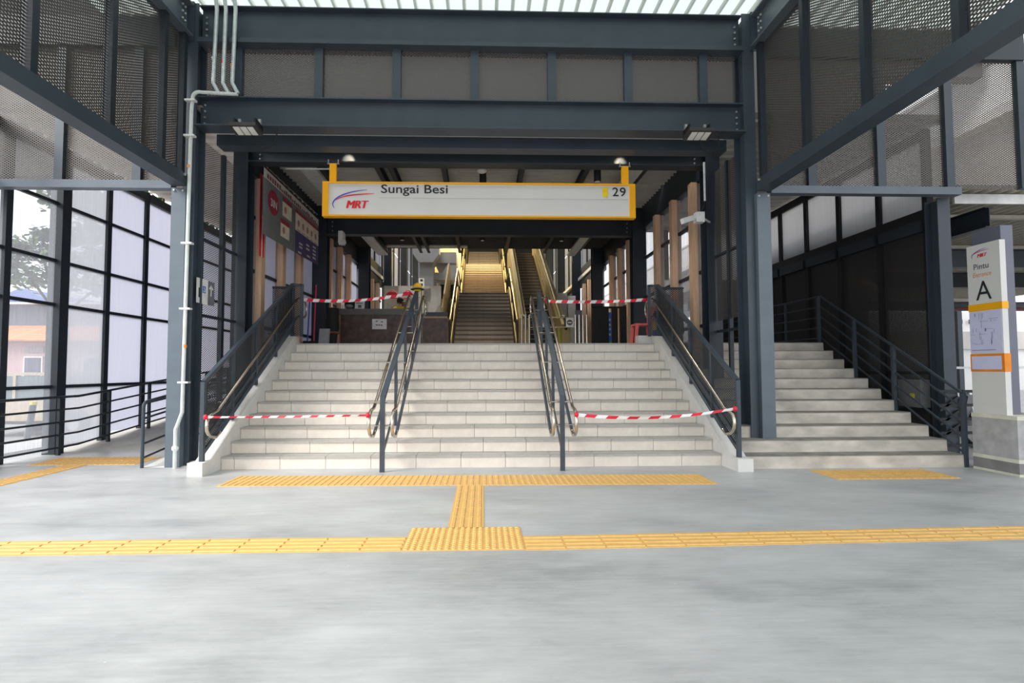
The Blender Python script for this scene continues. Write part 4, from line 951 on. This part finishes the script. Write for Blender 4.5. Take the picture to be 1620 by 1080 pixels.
N = [((px_, py_+.05, pz_+.50), .13, .11), ((px_, py_+.06, pz_+.72), .13, .10), ((px_, py_+.05, pz_+1.02), .14, .10), ((px_, py_+.03, pz_+1.10), .055, .055), ((px_, py_+.01, pz_+1.17), .07, .085), ((px_, py_+.01, pz_+1.28), .07, .09),
     ((px_-.19, py_+.05, pz_+1.06), .055, .055), ((px_-.25, py_+.02, pz_+.74), .042, .042), ((px_-.20, py_-.2, pz_+.70), .034, .034), ((px_-.17, py_-.28, pz_+.70), .03, .02),
     ((px_+.19, py_+.05, pz_+1.06), .055, .055), ((px_+.25, py_+.02, pz_+.74), .042, .042), ((px_+.20, py_-.2, pz_+.70), .034, .034), ((px_+.17, py_-.28, pz_+.70), .03, .02),
     ((px_-.10, py_-.02, pz_+.48), .085, .08), ((px_-.11, py_-.14+.0, pz_+.46), .07, .065), ((px_-.11, py_-.08, pz_+.0), .045, .045), ((px_-.11, py_-.2+.0, pz_-.035), .04, .03),
     ((px_+.10, py_-.02, pz_+.48), .085, .08), ((px_+.11, py_-.14, pz_+.46), .07, .065), ((px_+.11, py_-.08, pz_+.0), .045, .045), ((px_+.11, py_-.2, pz_-.035), .04, .03)]
E_ = [(0, 1), (1, 2), (2, 3), (3, 4), (4, 5), (2, 6), (6, 7), (7, 8), (8, 9), (2, 10), (10, 11), (11, 12), (12, 13), (0, 14), (14, 15), (15, 16), (16, 17), (0, 18), (18, 19), (19, 20), (20, 21)]
def make_body():
    me = bpy.data.meshes.new('body'); base = Vector((px_, py_, ZT))
    me.from_pydata([tuple(Vector(n[0])-base) for n in N], E_, [])
    o = bpy.data.objects.new('body', me); C.objects.link(o); o.parent = pn; o.location = (0, 0, 0)
    sk = o.modifiers.new('skin', 'SKIN'); sk.use_smooth_shade = True
    if not me.skin_vertices:
        bpy.context.view_layer.objects.active = o; o.select_set(True); bpy.ops.mesh.customdata_skin_add()
    d = me.skin_vertices[0].data
    for i, n in enumerate(N): d[i].radius = (n[1], n[2])
    d[0].use_root = True
    s_ = o.modifiers.new('sub', 'SUBSURF'); s_.levels = 2; s_.render_levels = 2
    me.materials.append(SKINM); return o
make_body()
part('shirt', mat('shirt_yellow', (.70, .45, .02), .7), pn, lambda b: (b.lathe((px_, py_+.05, pz_+.46), [(.17, 0), (.175, .25), (.19, .52), (.21, .60), (.16, .65), (.075, .67)], 16), b.tube([(px_-.17, py_+.05, pz_+1.08), (px_-.25, py_+.03, pz_+.80)], .075, 10), b.tube([(px_+.17, py_+.05, pz_+1.08), (px_+.25, py_+.03, pz_+.80)], .075, 10)), True)
part('hair', RUBBER, pn, lambda b: b.ball((px_, py_+.045, pz_+1.285), .098, 12, 8, (1, 1.05, .95)), True)
part('face_features', mat('face_dark', (.05, .025, .02), .5), pn, lambda b: (b.ball((px_-.03, py_-.075, pz_+1.235), .012, 6, 4, (1.3, .5, .7)), b.ball((px_+.03, py_-.075, pz_+1.235), .012, 6, 4, (1.3, .5, .7)), b.ball((px_, py_-.072, pz_+1.155), .022, 8, 4, (1.2, .4, .45))))
part('nose', SKINM, pn, lambda b: b.ball((px_, py_-.082, pz_+1.20), .016, 8, 5, (.9, 1, 1.3)), True)
part('ear', SKINM, pn, lambda b: b.ball((px_-.08, py_+.02, pz_+1.21), .02, 6, 5, (.5, 1, 1.4)), True); part('ear', SKINM, pn, lambda b: b.ball((px_+.08, py_+.02, pz_+1.21), .02, 6, 5, (.5, 1, 1.4)), True)
stl = thing('stool', (px_, py_+.08, ZT), 'stool under the person in the yellow shirt', 'stool')
pbox('seat', BROWN, stl, px_-.18, px_+.18, py_-.02, py_+.26, ZT+.40, ZT+.44)
for a in (-.15, .15):
    for c in (0, .23): pbox('leg', BROWN, stl, px_+a-.02, px_+a+.02, py_+c-.02, py_+c+.02, ZT, ZT+.40)

# red plastic chair
rc = thing('plastic_chair', (3.42, 10.5, ZT), 'red plastic chair at the right end of the landing', 'chair')
REDP = mat('red_plastic', (.80, .17, .16), .45)
pbox('seat', REDP, rc, 3.24, 3.62, 10.36, 10.72, ZT+.44, ZT+.48)
for a, c in ((3.25, 10.38), (3.58, 10.38), (3.25, 10.7), (3.58, 10.7)):
    part('leg', REDP, rc, lambda b: b.bar((a-.02 if a < 3.4 else a+.05, c, ZT), (a+.02, c, ZT+.44), .06, .05, (0, 1, 0)))
part('backrest', REDP, rc, lambda b: b.prism([(10.34, ZT+.48), (10.74, ZT+.48), (10.70, ZT+.86), (10.38, ZT+.86)], 'x', 3.60, 3.635))
bt = thing('spray_bottle', (3.63, 10.2, ZT), 'yellow bottle with a dark cap beside the red chair', 'bottle')
part('body', mat('bottle_yellow', (.62, .60, .05), .4), bt, lambda b: b.lathe((3.60, 10.2, ZT), [(.05, 0), (.055, .02), (.055, .45), (.03, .52), (.03, .56)], 12), True)
part('label_wrap', BLUE, bt, lambda b: b.lathe((3.60, 10.2, ZT+.2), [(.0565, 0), (.0565, .12)], 12)); part('cap', RUBBER, bt, lambda b: b.lathe((3.60, 10.2, ZT+.56), [(.04, 0), (.04, .1), (.02, .16)], 10))
# brooms, dustpan, bin, stool
for i, (x, col, lab) in enumerate(((-3.86, 'logo_blue', 'blue-handled broom leaning by the left column'), (-3.72, 'red_handle', 'red-handled broom leaning by the left column'))):
    t = thing('broom', (x, 11.0, ZT), lab, 'broom', 'brooms by the left column')
    mm = BLUE if i == 0 else mat('red_handle', (.55, .03, .08), .4)
    part('handle', mm, t, lambda b: b.tube([(x, 10.95, ZT+.05), (x-.03, 11.15, ZT+(1.05 if i == 0 else 1.42))], .016, 8))
    part('bristles', RUBBER, t, lambda b: b.prism([(x-.06, ZT), (x-.04, ZT+.14), (x+.04, ZT+.14), (x+.06, ZT)], 'y', 10.8, 11.0))
dp = thing('dustpan', (-3.55, 11.0, ZT), 'grey lidded dustpan beside the brooms', 'dustpan')
part('pan', mat('dustpan_grey', (.30, .31, .33), .5), dp, lambda b: b.prism([(-3.65, ZT), (-3.43, ZT), (-3.41, ZT+.42), (-3.62, ZT+.42)], 'y', 11.02, 11.10)); part('handle', RUBBER, dp, lambda b: b.tube([(-3.53, 11.06, ZT+.4), (-3.53, 11.10, ZT+.75)], .012, 6))
bi = thing('litter_bin', (-3.50, 11.5, ZT), 'dark tall bin with a reddish rim beside the brown counter', 'bin')
part('body', RUBBER, bi, lambda b: b.lathe((-3.5, 11.55, ZT+.38), [(.15, 0), (.16, .1), (.15, .55), (.14, .56)], 16), True); part('rim', mat('bin_rim', (.25, .07, .05), .5), bi, lambda b: b.lathe((-3.5, 11.55, ZT+.34), [(.15, 0), (.17, .02), (.16, .05)], 16), True)
part('stand', RUBBER, bi, lambda b: b.lathe((-3.5, 11.55, ZT), [(.13, 0), (.10, .1), (.12, .34)], 14), True)
# barrier gate rails
def gate(name, x0, x1, y, label, signs):
    t = thing('barrier_gate', ((x0+x1)/2, y, ZT), label, 'gate', 'silver barrier gates before the escalator')
    for x in (x0, x0+.1, x0+.2, x1-.3, x1-.2, x1-.1, x1):
        part('post', STAINLESS, t, lambda b: b.tube([(x, y, ZT), (x, y, ZT+.95)], .026, 8), True)
    for z in (.88, .62): part('rail', STAINLESS, t, lambda b: b.tube([(x0+.2, y, ZT+z), (x1-.3, y, ZT+z)], .014, 6), True)
    for sx in signs:
        pbox('sign_plate', WHITE, t, sx-.10, sx+.10, y-.04, y-.03, ZT+.62, ZT+.86)
        part('no_entry_disc', RED if sx < 1.9 else mat('disc_grey', (.12, .08, .08), .5), t, lambda b: b.lathe((sx, y-.045, ZT+.74), [(.075, 0), (.075, .004)], 16, 'y'))
        part('no_entry_bar', WHITE, t, lambda b: b.box(sx-.05, sx+.05, y-.05, y-.045, ZT+.725, ZT+.755))
    return t
gate('barrier_gate', 1.02, 2.74, 12.95, 'silver barrier gate with two no-entry plates before the escalator', (1.50, 2.28))
bl = thing('post_board', (2.06, 13.0, ZT), 'olive yellow bollard behind the barrier gate', 'bollard')
part('body', mat('olive', (.25, .24, .03), .5), bl, lambda b: b.lathe((2.08, 13.3, ZT), [(.055, 0), (.055, .62), (.03, .66)], 12), True)
gs = thing('glass_stand', (2.55, 13.2, ZT), 'grey display stand between the gate posts', 'stand')
part('panel', mat('display_grey', (.10, .11, .12), .3), gs, lambda b: b.box(2.48, 2.66, 13.2, 13.22, ZT+.15, ZT+1.1)); part('foot', BLACKM, gs, lambda b: b.box(2.45, 2.69, 13.1, 13.32, ZT, ZT+.15))
dk = thing('partition_screen', (3.5, 13.5, ZT), 'black free-standing screen with a narrow gap behind the red chair', 'screen')
pbox('panel', BLACKM, dk, 3.02, 3.47, 13.5, 13.55, ZT+.02, 3.0); pbox('panel', BLACKM, dk, 3.55, 3.72, 13.5, 13.55, ZT+.02, 3.0); pbox('panel', BLACKM, dk, 3.78, 4.05, 13.5, 13.55, ZT+.02, 3.0); pbox('top_bar', RUBBER, dk, 3.0, 4.06, 13.49, 13.56, 3.0, 3.05)
rb2 = thing('roll_up_banner', (3.5, 13.62, ZT), 'narrow blue and green printed banner in the screen gap', 'banner')
pbox('sheet', mat('banner_blue', (.05, .22, .85), .4), rb2, 3.46, 3.56, 13.6, 13.61, ZT+.3, 2.9); pbox('sheet_green', mat('banner_green', (.05, .5, .22), .4), rb2, 3.46, 3.56, 13.6, 13.61, ZT+.02, ZT+.3)
for z in (2.25, 2.4, 2.52, 2.66): pbox('print', WHITE, rb2, 3.475, 3.54, 13.594, 13.6, z, z+.06)
# chalk boards behind the right balustrade
cbd = thing('chalk_board', (3.62, 9.7, ZT), 'black menu board with white chalk writing behind the right balustrade', 'board')
pbox('board', BLACKM, cbd, 3.48, 3.78, 9.62, 9.65, ZT+.03, ZT+.72); 
b = MB(); rnd = random.Random(9)
for z, n_, hgt in ((ZT+.58, 3, .06), (ZT+.50, 4, .025), (ZT+.30, 5, .10), (ZT+.22, 4, .04), (ZT+.13, 1, .02)):
    for i in range(n_):
        x = 3.52+i*.24/n_; 
        b.bar((x, 9.615, z), (x+.02*rnd.uniform(-.5, 1), 9.615, z+hgt), .012, .004, (0, 1, 0)); b.bar((x, 9.615, z+hgt*.5), (x+.035, 9.615, z+hgt*rnd.uniform(.2, 1)), .01, .004, (0, 1, 0))
b.build('chalk_strokes', WHITE, cbd)
pbox('leg', BLACKM, cbd, 3.48, 3.50, 9.7, 9.72, ZT, ZT+.7); pbox('leg', BLACKM, cbd, 3.76, 3.78, 9.7, 9.72, ZT, ZT+.7)
# cream case on parapet end
tag(MB().box(3.02, 3.30, 9.5, 9.7, ZT, ZT+.16).build('kerb_block', PLASTER), 'small pale block beside the right end of the top step', 'block')

# hall lights
def area(name, loc, sx, sy, e, col, rot=(0, 0, 0)):
    L = bpy.data.lights.new(name, 'AREA'); L.shape = 'RECTANGLE'; L.size = sx; L.size_y = sy; L.energy = e; L.color = col
    o = bpy.data.objects.new(name, L); C.objects.link(o); o.location = loc; o.rotation_euler = rot; return o
for i, (x, y, z, e_, col) in enumerate(((-.0, 23.6, 9.9, 1000, (1, .80, .42)), (-1.8, 22.8, 9.4, 60, (1, .78, .40)), (0, 30, 10.2, 25, (1, .86, .6)), (-2.0, 18.0, 9.9, 60, (.95, .97, 1)), (2.6, 18, 9.5, 7, (1, .9, .7)))):
    t = thing('hall_lamp', (x, y, z), ('bright warm ceiling lamp over the second flight', 'warm lamp over the cream upper wall', 'faint warm lamp over the last flight', 'cool lamp above the grey concrete column', 'dim lamp above the escalator')[i], 'lamp')
    part('housing', BLACKM, t, lambda b: b.box(x-.3, x+.3, y-.12, y+.12, z+.02, z+.1)); part('stem', BLACKM, t, lambda b: b.tube([(x, y, z+.1), (x, y, 10.42)], .02, 6))
    area('hall_lamp_light', (x, y, z), .5, .2, e_, col)

# ================================================================== RIGHT SIDE: CANOPY, VIADUCT, BIKES
cn = thing('side_canopy', (9, 9, 3.9), 'low beige ribbed canopy with a white fascia beyond the pylon sign', 'canopy', kind='structure')
part('fascia', WHITE, cn, lambda b: b.box(7.26, 20, 7.3, 7.33, 3.85, 4.0))
for i in range(13): part('deck_sheet', BEIGEDECK, cn, lambda b: b.ribs(7.0+i, 8.0+i, 7.1, 20.5, 4.07, .2, .05, 'y'))
part('edge_flashing', BEIGEDECK, cn, lambda b: b.box(6.98, 7.06, 7.1, 20.5, 3.98, 4.1))
part('beam', STEEL_D, cn, lambda b: b.beam((7.86, 7.35, 3.66), (7.86, 14, 3.66), .32, .14))
part('beam', STEEL_D, cn, lambda b: b.beam((6.95, 9.3, 3.45), (20, 9.3, 3.45), .36, .16)); part('beam', STEEL_D, cn, lambda b: b.beam((6.95, 11.6, 3.45), (20, 11.6, 3.45), .36, .16)); part('beam', STEEL_D, cn, lambda b: b.beam((6.95, 16.5, 3.45), (20, 16.5, 3.45), .3, .16))
part('batten', BEIGEDECK, cn, lambda b: b.box(7.1, 20, 8.3, 8.4, 3.94, 4.0)); part('batten', BEIGEDECK, cn, lambda b: b.box(7.1, 20, 10.4, 10.5, 3.94, 4.0)); part('batten', BEIGEDECK, cn, lambda b: b.box(7.1, 20, 13.4, 13.5, 3.94, 4.0)); part('batten', BEIGEDECK, cn, lambda b: b.box(7.1, 20, 18.4, 18.5, 3.94, 4.0))
part('sprinkler_pipe', mat('pipe_red', (.22, .03, .03), .5), cn, lambda b: b.tube([(7.0, 15.5, 3.25), (20, 15.5, 3.25)], .04, 8))
part('canopy_post', STEEL, cn, lambda b: b.box(19.8, 20, 7.4, 7.6, -.6, 3.85)); part('canopy_post', STEEL, cn, lambda b: b.box(19.8, 20, 20, 20.2, -.6, 3.85))
t = thing('canopy_lamp', (7.55, 8.2, 2.9), 'black cylinder lamp on a curved arm under the side canopy', 'lamp')
part('can', BLACKM, t, lambda b: b.lathe((7.72, 8.2, 2.92), [(.085, 0), (.09, .01), (.09, .26), (.05, .27)], 14), True); part('lens', WHITE, t, lambda b: b.lathe((7.72, 8.2, 2.915), [(.07, 0), (.07, .004)], 14))
part('arm', BLACKM, t, lambda b: b.tube([(7.72, 8.2, 3.18), (7.68, 8.2, 3.28), (7.5, 8.2, 3.33), (7.2, 8.2, 3.33), (6.9, 8.2, 3.3)], .018, 6), True)
vd = thing('viaduct', (13, 14, 0), 'pale concrete elevated rail viaduct beyond the right mesh screen', 'viaduct', kind='structure')
VC = mat('viaduct_concrete', (.52, .50, .47), .8, 0, .14, .6)
part('parapet_wall', mat('parapet_concrete', (.66, .65, .64), .8, 0, .08, .5), vd, lambda b: b.box(12.0, 12.3, 2, 60, 7.35, 8.5))
part('deck_edge', VC, vd, lambda b: b.box(11.85, 18, 2, 60, 7.1, 7.35)); part('girder', VC, vd, lambda b: b.prism([(12.2, 7.1), (13.3, 5.6), (17, 5.6), (18, 7.1)], 'y', 2, 60))
for y in (4, 26, 48): part('pier', VC, vd, lambda b: b.box(14, 16, y-1, y+1, -.6, 5.6))
part('pipe', GALV, vd, lambda b: b.tube([(11.7, 2, 5.2), (11.7, 40, 5.2)], .06, 8))
part('coping', mat('parapet_concrete', (.66, .65, .64)), vd, lambda b: b.box(11.95, 12.35, 2, 60, 8.5, 8.6))
ow = thing('wall_right_street', (17, 21, -.6), 'white street wall with faint small lettering seen past the pylon sign', 'wall', kind='structure')
pbox('wall_body', mat('street_wall', (.72, .71, .69), .8, 0, .08, .4), ow, 13, 34, 22, 22.4, -.6, 3.9); pbox('wall_band', VC, ow, 13, 34, 21.9, 22, 2.2, 3.0)
b = MB()
for x in (21.6, 21.8, 22.2, 22.36): b.box(x, x+.10, 21.88, 21.9, 3.35, 3.55)
b.build('marks', INK, ow)
rw = thing('street_railing', (14, 17, -.6), 'pale street railing with glass panels below the white wall', 'railing')
for i in range(9): pbox('post', GALV, rw, 12.5+i*1.0, 12.58+i*1.0, 17, 17.08, -.6, 1.35)
pbox('rail', GALV, rw, 12.5, 20.6, 17, 17.08, 1.3, 1.38); pbox('kerb', WHITE, rw, 12.4, 20.7, 16.9, 17.2, -.6, .55)
fr = thing('rack_fence', (6.8, 6.9, 0), 'short black bar fence between the side stair and the pylon sign', 'fence')
for z in (.98, .78, .58, .38, .2): pbox('rail', BLACKM, fr, 6.62, 7.25, 7.0, 7.03, z-.02, z+.02)
pbox('post', BLACKM, fr, 6.96, 7.0, 6.99, 7.03, 0, 1.0); pbox('post', BLACKM, fr, 7.22, 7.26, 6.99, 7.03, 0, 1.0)
for z in (.30, .50, .70): part('brace', BLACKM, fr, lambda b: b.bar((6.62, 7.015, z), (6.9, 7.015, z+.2), .03, .03))
def motorbike(x, y, z, label):
    t = thing('motorcycle', (x, y, z), label, 'motorcycle')
    for dy in (-.62, .62): part('wheel', RUBBER, t, lambda b: b.tube([(x, y+dy+.26*math.cos(a), z+.28+.26*math.sin(a)) for a in [i*PI/9 for i in range(19)]], .045, 8), True)
    part('body', mat('bike_grey', (.22, .22, .24), .3), t, lambda b: b.prism([(y-.5, z+.35), (y-.62, z+.85), (y-.5, z+.9), (y-.35, z+.6), (y+.1, z+.62), (y+.75, z+.75), (y+.7, z+.6), (y+.3, z+.35)], 'x', x-.12, x+.12))
    part('seat', RUBBER, t, lambda b: b.prism([(y-.1, z+.66), (y+.1, z+.74), (y+.75, z+.82), (y+.75, z+.74), (y, z+.6)], 'x', x-.13, x+.13))
    part('handlebar', BLACKM, t, lambda b: b.tube([(x-.34, y-.48, z+.98), (x-.1, y-.55, z+.93), (x+.1, y-.55, z+.93), (x+.34, y-.48, z+.98)], .018, 6), True)
    part('fork', GALV, t, lambda b: b.tube([(x, y-.62, z+.28), (x, y-.52, z+.92)], .035, 6)); part('tail_light', RED, t, lambda b: b.box(x-.06, x+.06, y+.76, y+.8, z+.6, z+.7))
    part('mirror', BLACKM, t, lambda b: (b.tube([(x-.25, y-.5, z+.96), (x-.3, y-.52, z+1.15)], .008, 6), b.ball((x-.31, y-.52, z+1.17), .05, 8, 5, (1.2, .4, .8))))
motorbike(8.15, 8.6, 0, 'parked grey motorcycle behind the black bar fence'); motorbike(9.0, 8.9, 0, 'second parked motorcycle further from the side stair')
S(part('floor_parking', mat('parking_concrete', (.5, .49, .47), .8), None, lambda b: b.box(6.9, 16, 8.3, 16, -.3, 0)), 'pale concrete parking floor under the side canopy', 'floor')
mb_ = thing('meter_box', (6.7, 7.9, .9), 'grey utility box with a yellow label on the dark perforated wall', 'box')
pbox('case', mat('box_grey', (.16, .16, .16), .5), mb_, 6.62, 6.775, 7.32, 7.72, .72, 1.14); pbox('label_plate', mat('warn_yellow', (.6, .5, .05), .5), mb_, 6.615, 6.62, 7.42, 7.5, .86, .93)

# ================================================================== LEFT SIDE: STREET
S(part('trim_2', HALLGREY, None, lambda b: b.box(-8.6, -7.5, -2, 20, -.6, .02)), 'pale roadside kerb outside the left wing wall', 'kerb')
hz = thing('house', (-24, 31, -.6), 'pink house with an orange tiled roof outside the left windows', 'house')
PINK = mat('pink_wall', (.60, .42, .42), .8, 0, .06, 1)
part('wall', PINK, hz, lambda b: b.box(-34, -14, 27.5, 36, -.6, 3.05)); part('base_band', WHITE, hz, lambda b: b.box(-34.05, -13.95, 27.42, 27.5, -.6, .1))
OT = mat('orange_tile', (.62, .27, .12), .8, 0, .3, 2)
for i in range(7):
    y = 26.9+i*.36; z = 2.9+i*.14
    part('tile_course', OT, hz, lambda b: b.prism([(y, z), (y+.42, z+.17), (y+.42, z+.23), (y, z+.08)], 'x', -34.3, -13.7))
part('upper_wall', mat('slate_wall', (.12, .13, .17), .8), hz, lambda b: b.box(-34, -14, 29.4, 34, 3.4, 5.2)); part('upper_roof', mat('light_sheet', (.55, .55, .55), .6), hz, lambda b: b.prism([(29.0, 5.15), (31.5, 5.6), (34.4, 5.15)], 'x', -34.3, -13.7))
for x in (-30.5, -27.5, -24.3, -21.2, -18):
    f = part('window', WHITE, hz, lambda b: b.box(x-.5, x+.5, 27.40, 27.5, .5, 2.1)); pbox('pane', mat('window_dark', (.12, .13, .17), .2), f, x-.42, x+.42, 27.38, 27.41, .58, 2.02)
    part('vent_panel', mat('vent_mauve', (.42, .34, .36), .7), hz, lambda b: b.box(x-.5, x+.5, 27.44, 27.5, 2.3, 2.65))
for x in (-32, -28.9, -22.6, -16.5): part('pilaster', WHITE, hz, lambda b: b.box(x-.12, x+.12, 27.38, 27.5, -.6, 3.0))
tag(part('blue_roof_building', mat('blue_roof', (.16, .22, .45), .7), None, lambda b: b.prism([(-50, 6.5), (-44, 9.2), (-38, 6.5), (-38, -.6), (-50, -.6)], 'y', 48, 60)), 'far building with a blue gable roof behind the pink house', 'building')
# jeep
jp = thing('jeep', (-13.1, 15.6, -.6), 'beige boxy off-road car parked in front of the pink house', 'car')
JM = mat('jeep_beige', (.52, .44, .33), .35); JG = mat('car_glass', (.16, .20, .22), .1)
jx, jy, jz = -13.1, 15.6, -.6
def jb(n_, m_, x0, x1, y0, y1, z0, z1): return pbox(n_, m_, jp, jx+x0, jx+x1, jy+y0, jy+y1, jz+z0, jz+z1)
jb('body', JM, -1.9, 1.9, -.8, .8, .45, 1.05); jb('bonnet', JM, .95, 1.85, -.7, .7, 1.05, 1.18); jb('roof', JM, -1.85, .75, -.76, .76, 1.78, 1.86)
for x in (-1.82, -.55, .68): jb('pillar', JM, x-.04, x+.04, -.78, -.70, 1.05, 1.78); jb('pillar', JM, x-.04, x+.04, .70, .78, 1.05, 1.78)
jb('windscreen', JG, .68, .71, -.66, .66, 1.1, 1.76); jb('side_glass', JG, -1.78, -.6, -.745, -.735, 1.08, 1.76); jb('side_glass', JG, -.5, .63, -.745, -.735, 1.08, 1.76)
jb('bumper', BLACKM, 1.88, 2.02, -.75, .75, .45, .62); jb('running_board', BLACKM, -.9, .9, -.92, -.8, .38, .46)
for x in (-1.2, 1.25):
    for y in (-.78, .78): part('wheel', RUBBER, jp, lambda b: b.lathe((jx+x, jy+y-.1, jz+.36), [(.30, 0), (.36, .03), (.36, .17), (.30, .2)], 18, 'y'), True); part('hub', WHITE, jp, lambda b: b.lathe((jx+x, jy+y-(.115 if y < 0 else -.09), jz+.36), [(.17, 0), (.15, .015)], 14, 'y'))
    part('wheel_arch', BLACKM, jp, lambda b: b.tube(arc((jx+x, jz+.36), .43, 0, PI, 8, 'xz', jy-.81), .03, 6))
bo = thing('bollard', (-9.3, 10.4, -.6), 'leaning grey roadside post with a yellow reflector', 'bollard')
part('shaft', STEEL, bo, lambda b: b.tube([(-9.35, 10.4, -.6), (-9.2, 10.42, .62)], .055, 10), True); part('reflector', mat('reflector', (.7, .6, .1), .4), bo, lambda b: b.tube([(-9.2, 10.42, .62), (-9.195, 10.42, .68)], .058, 10))
# trees
LEAF = mat('tree_foliage', (.13, .22, .07), .7, 0, .4, 3); BARK = mat('bark', (.12, .09, .07), .9)
def tree(x, y, h, seed, label, clumps):
    rnd = random.Random(seed); t = thing('tree', (x, y, -.6), label, 'tree', 'street trees beyond the pink house')
    part('trunk', BARK, t, lambda b: b.tube([(x, y, -.6), (x+.15, y, h*.4), (x, y, h*.75)], .22, 8), True)
    b = MB(); bb = MB()
    for cx, cz, r in clumps:
        bb.tube([(x, y, h*.5), (x+cx*.5, y, cz-.25), (x+cx, y, cz-.1)], .05, 6)
        for i in range(620):
            a = rnd.uniform(0, 2*PI); q = r*math.sqrt(rnd.random()); p = Vector((x+cx+q*math.cos(a), y+q*math.sin(a), cz+rnd.gauss(0, .16*r)))
            d = Vector((rnd.gauss(0, 1), rnd.gauss(0, 1), rnd.gauss(0, .4))).normalized()*.17; e_ = d.cross(Vector((0, 0, 1))+d*.3).normalized()*.11
            b.add([p-d, p+e_, p+d, p-e_], [(0, 1, 2, 3)])
    bb.build('branches', BARK, t); b.build('foliage', LEAF, t); return t
tree(-17.6, 21, 7, 1, 'layered tree whose branches cross the clear left window', [(-1.6, 6.4, 1.3), (-.2, 6.9, .8), (-3.2, 5.9, 1.4), (-1.0, 5.2, 1.6), (1.0, 5.8, 1.5), (2.2, 7.0, 1.5), (2.4, 4.8, 1.4), (.5, 8.3, 1.2)])
tree(-12.0, 17.9, 8, 2, 'second layered tree behind the hazy left window', [(-1.0, 7.2, 1.4), (.8, 6.4, 1.5), (-.4, 5.4, 1.5), (1.2, 8.4, 1.4), (.4, 4.4, 1.4)])
